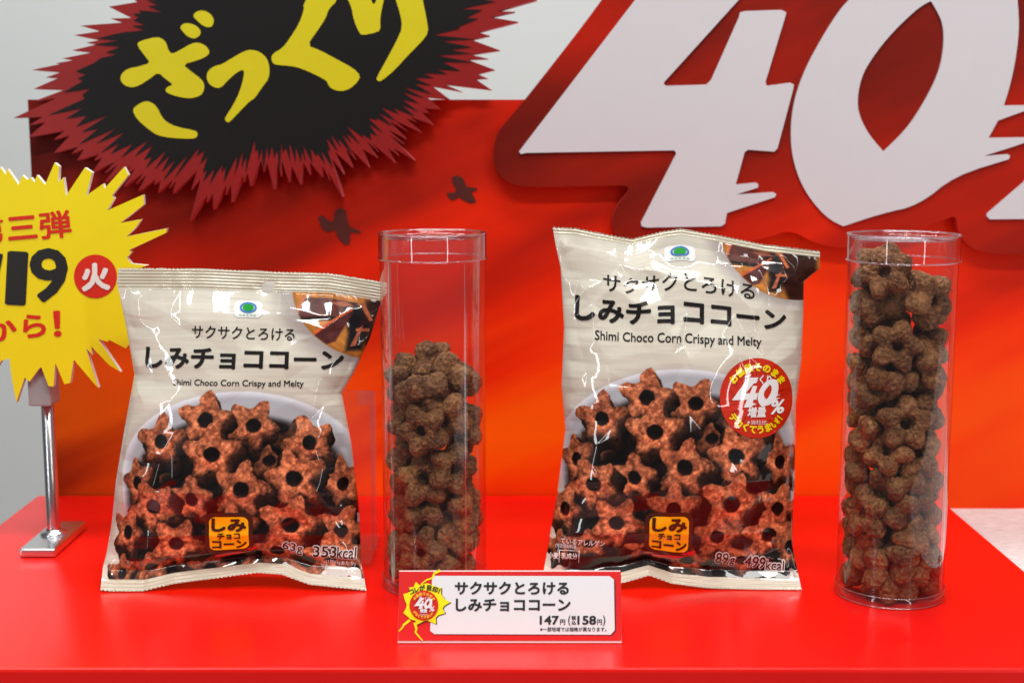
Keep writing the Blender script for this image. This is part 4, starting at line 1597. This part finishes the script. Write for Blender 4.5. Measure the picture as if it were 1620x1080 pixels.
# ================================================================== acrylic easel behind the shorter bag
ACR = clear_plastic('acrylic', .05, .7, 3, .03, .02, (.97, .95, .96))
ACE = clear_plastic('acrylic_edge', .10, .7, 2, .1, .05, (.98, .93, .94))
ez = thing('acrylic_easel', 'clear acrylic easel standing behind the shorter bag', 'easel', (-.135, .955, 0))
yb = .962
xa, xb = -.205, -.098
bm_obj('back_plate', box_bm(xa, xb, yb, yb + .003, .003, .118), ez, [ACR])
bm_obj('foot', box_bm(xa, xb, yb - .03, yb + .04, .0004, .0028), ez, [ACR])
for x in (xa, xb):
    s = -1 if x == xa else 1
    bm_obj('edge_strip', box_bm(x - .0022, x + .0022, yb - .0006, yb - .0002, .003, .118), ez, [ACE])
bm_obj('edge_strip', box_bm(xb - .011, xb - .0024, yb - .0006, yb - .0002, .108, .118), ez, [ACE])

# ================================================================== price card
pa = on_table(630, 1018)
CY = float(pa[1])
lean = math.radians(23)
CARD = Plane((0, CY, 0), (0, -math.cos(lean), math.sin(lean)))
q0, q1 = CARD.at([(631, 903)])[0], CARD.at([(983, 903)])[0]
c0, c1 = CARD.at([(629, 1018)])[0], CARD.at([(984, 1018)])[0]
X0, X1, ZT, YT = float(c0[0]), float(c1[0]), float(q0[2]), float(q0[1])
card = thing('price_card', 'red and white tent price card showing 147 yen, at the table front', 'price card', ((X0 + X1) / 2, CY, 0))
prof = [(CY, .0004), (CY + .0002, .0010), (CY + .0022, .0043), (YT + .0003, ZT), (YT + .0014, ZT + .0002), (YT + .022, .0004)]
bm = bmesh.new()
va = [bm.verts.new((X0, y, z)) for y, z in prof]
vb = [bm.verts.new((X1, y, z)) for y, z in prof]
n = len(prof)
for i in range(n):
    j = (i + 1) % n
    bm.faces.new((va[i], va[j], vb[j], vb[i]))
bm.faces.new(va[::-1])
bm.faces.new(vb)
bmesh.ops.recalc_face_normals(bm, faces=bm.faces)
bm_obj('stand', bm, card, [mat('card_white', (226, 196, 194), .3, .03)], bevel=.0004)
CR = mat('card_red', (218, 34, 34), .32, .04)
CW = mat('card_face', (226, 229, 232), .35, .02)
CD = mat('card_shade', (96, 14, 22), .35)
CB = mat('card_black', (38, 36, 40), .35)
CYL = mat('card_yellow', (248, 232, 6), .35, .03)
CO = mat('card_orange', (226, 70, 28), .35)
CS = mat('card_disc', (206, 40, 22), .35)
z7 = lambda pts: zoomed(pts, .2531, 600, 860)
bx = lambda a, b, c, d: (600 + a * .2531, 860 + b * .2531, 600 + c * .2531, 860 + d * .2531)
board('red_sheet', [[(631.2, 903.5), (982.6, 903.5), (983.4, 1012.5), (629.6, 1012.5)]], CARD, .0006, .0005, card, [CR])
wp = z7([(330, 212), (345, 198), (1440, 200), (1467, 222), (1472, 537), (1447, 566), (345, 562), (318, 542)])
printed('panel_shade', [flat([[(x + 2, y + 1.2) for x, y in wp]])], CARD, .0008, card, CD)
printed('white_panel', [flat([wp])], CARD, .0010, card, CW)
printed('lettering', [fit(T1, *bx(472, 235, 1185, 316), 0, .034), fit(T2, *bx(478, 340, 1196, 420), 0, .034), fit('147', *bx(1003, 447, 1123, 503), 0, .03),
                      fit('円', *bx(1130, 470, 1162, 504), 0, .02), fit('(', *bx(1181, 445, 1195, 510), 0, .02), fit('税', *bx(1202, 447, 1230, 474), 0, .03),
                      fit('込', *bx(1202, 477, 1230, 503), 0, .03), fit('158', *bx(1238, 447, 1356, 503), 0, .03), fit('円', *bx(1362, 470, 1392, 504), 0, .02),
                      fit(')', *bx(1399, 445, 1413, 510), 0, .02), fit('※一部地域では価格が異なります。', *bx(1005, 518, 1420, 546), 0, .018)], CARD, .0013, card, CB)
bt = [(228, 236), (252, 256), (300, 244), (345, 262), (388, 272), (386, 312), (410, 345), (446, 362), (408, 385), (395, 402), (412, 432), (368, 445), (352, 462),
      (356, 500), (300, 478), (278, 482), (235, 503), (226, 478), (198, 470), (150, 430), (168, 400), (172, 378), (158, 345), (150, 312), (176, 306), (192, 295), (186, 270), (215, 268)]
for s in ([(380, 165), (345, 182), (332, 212), (296, 224), (262, 250)], [(192, 474), (152, 505), (146, 520), (122, 545)], [(222, 490), (232, 530), (226, 552), (250, 580), (272, 604)]):
    printed('lightning', [flat([stroke(z7(s), 4.2)])], CARD, .0011, card, CYL)
printed('burst_shade', [flat([[(x + 1.6, y + 1.0) for x, y in z7(bt)]])], CARD, .0012, card, CB)
bs = printed('burst', [flat([z7(bt)])], CARD, .0014, card, CYL)
printed('lettering', [char_at(c, 600 + x * .2531, 860 + y * .2531, 9.6, a, .045) for c, x, y, a in
                      (('コ', 202, 297, -30), ('レ', 232, 284, -20), ('が', 268, 274, -8), ('目', 312, 273, 4), ('印', 350, 284, 14), ('！', 384, 297, 22))], CARD, .0016, bs, CB)
promo_sticker(card, CARD, 600 + 279 * .2531, 860 + 383 * .2531, 23, {'disc': CS, 'rays': CS, 'yellow': mat('card_gold', (240, 190, 60), .35), 'white': CW}, 0, .0017, False)

bpy.data.objects.remove(_fo)
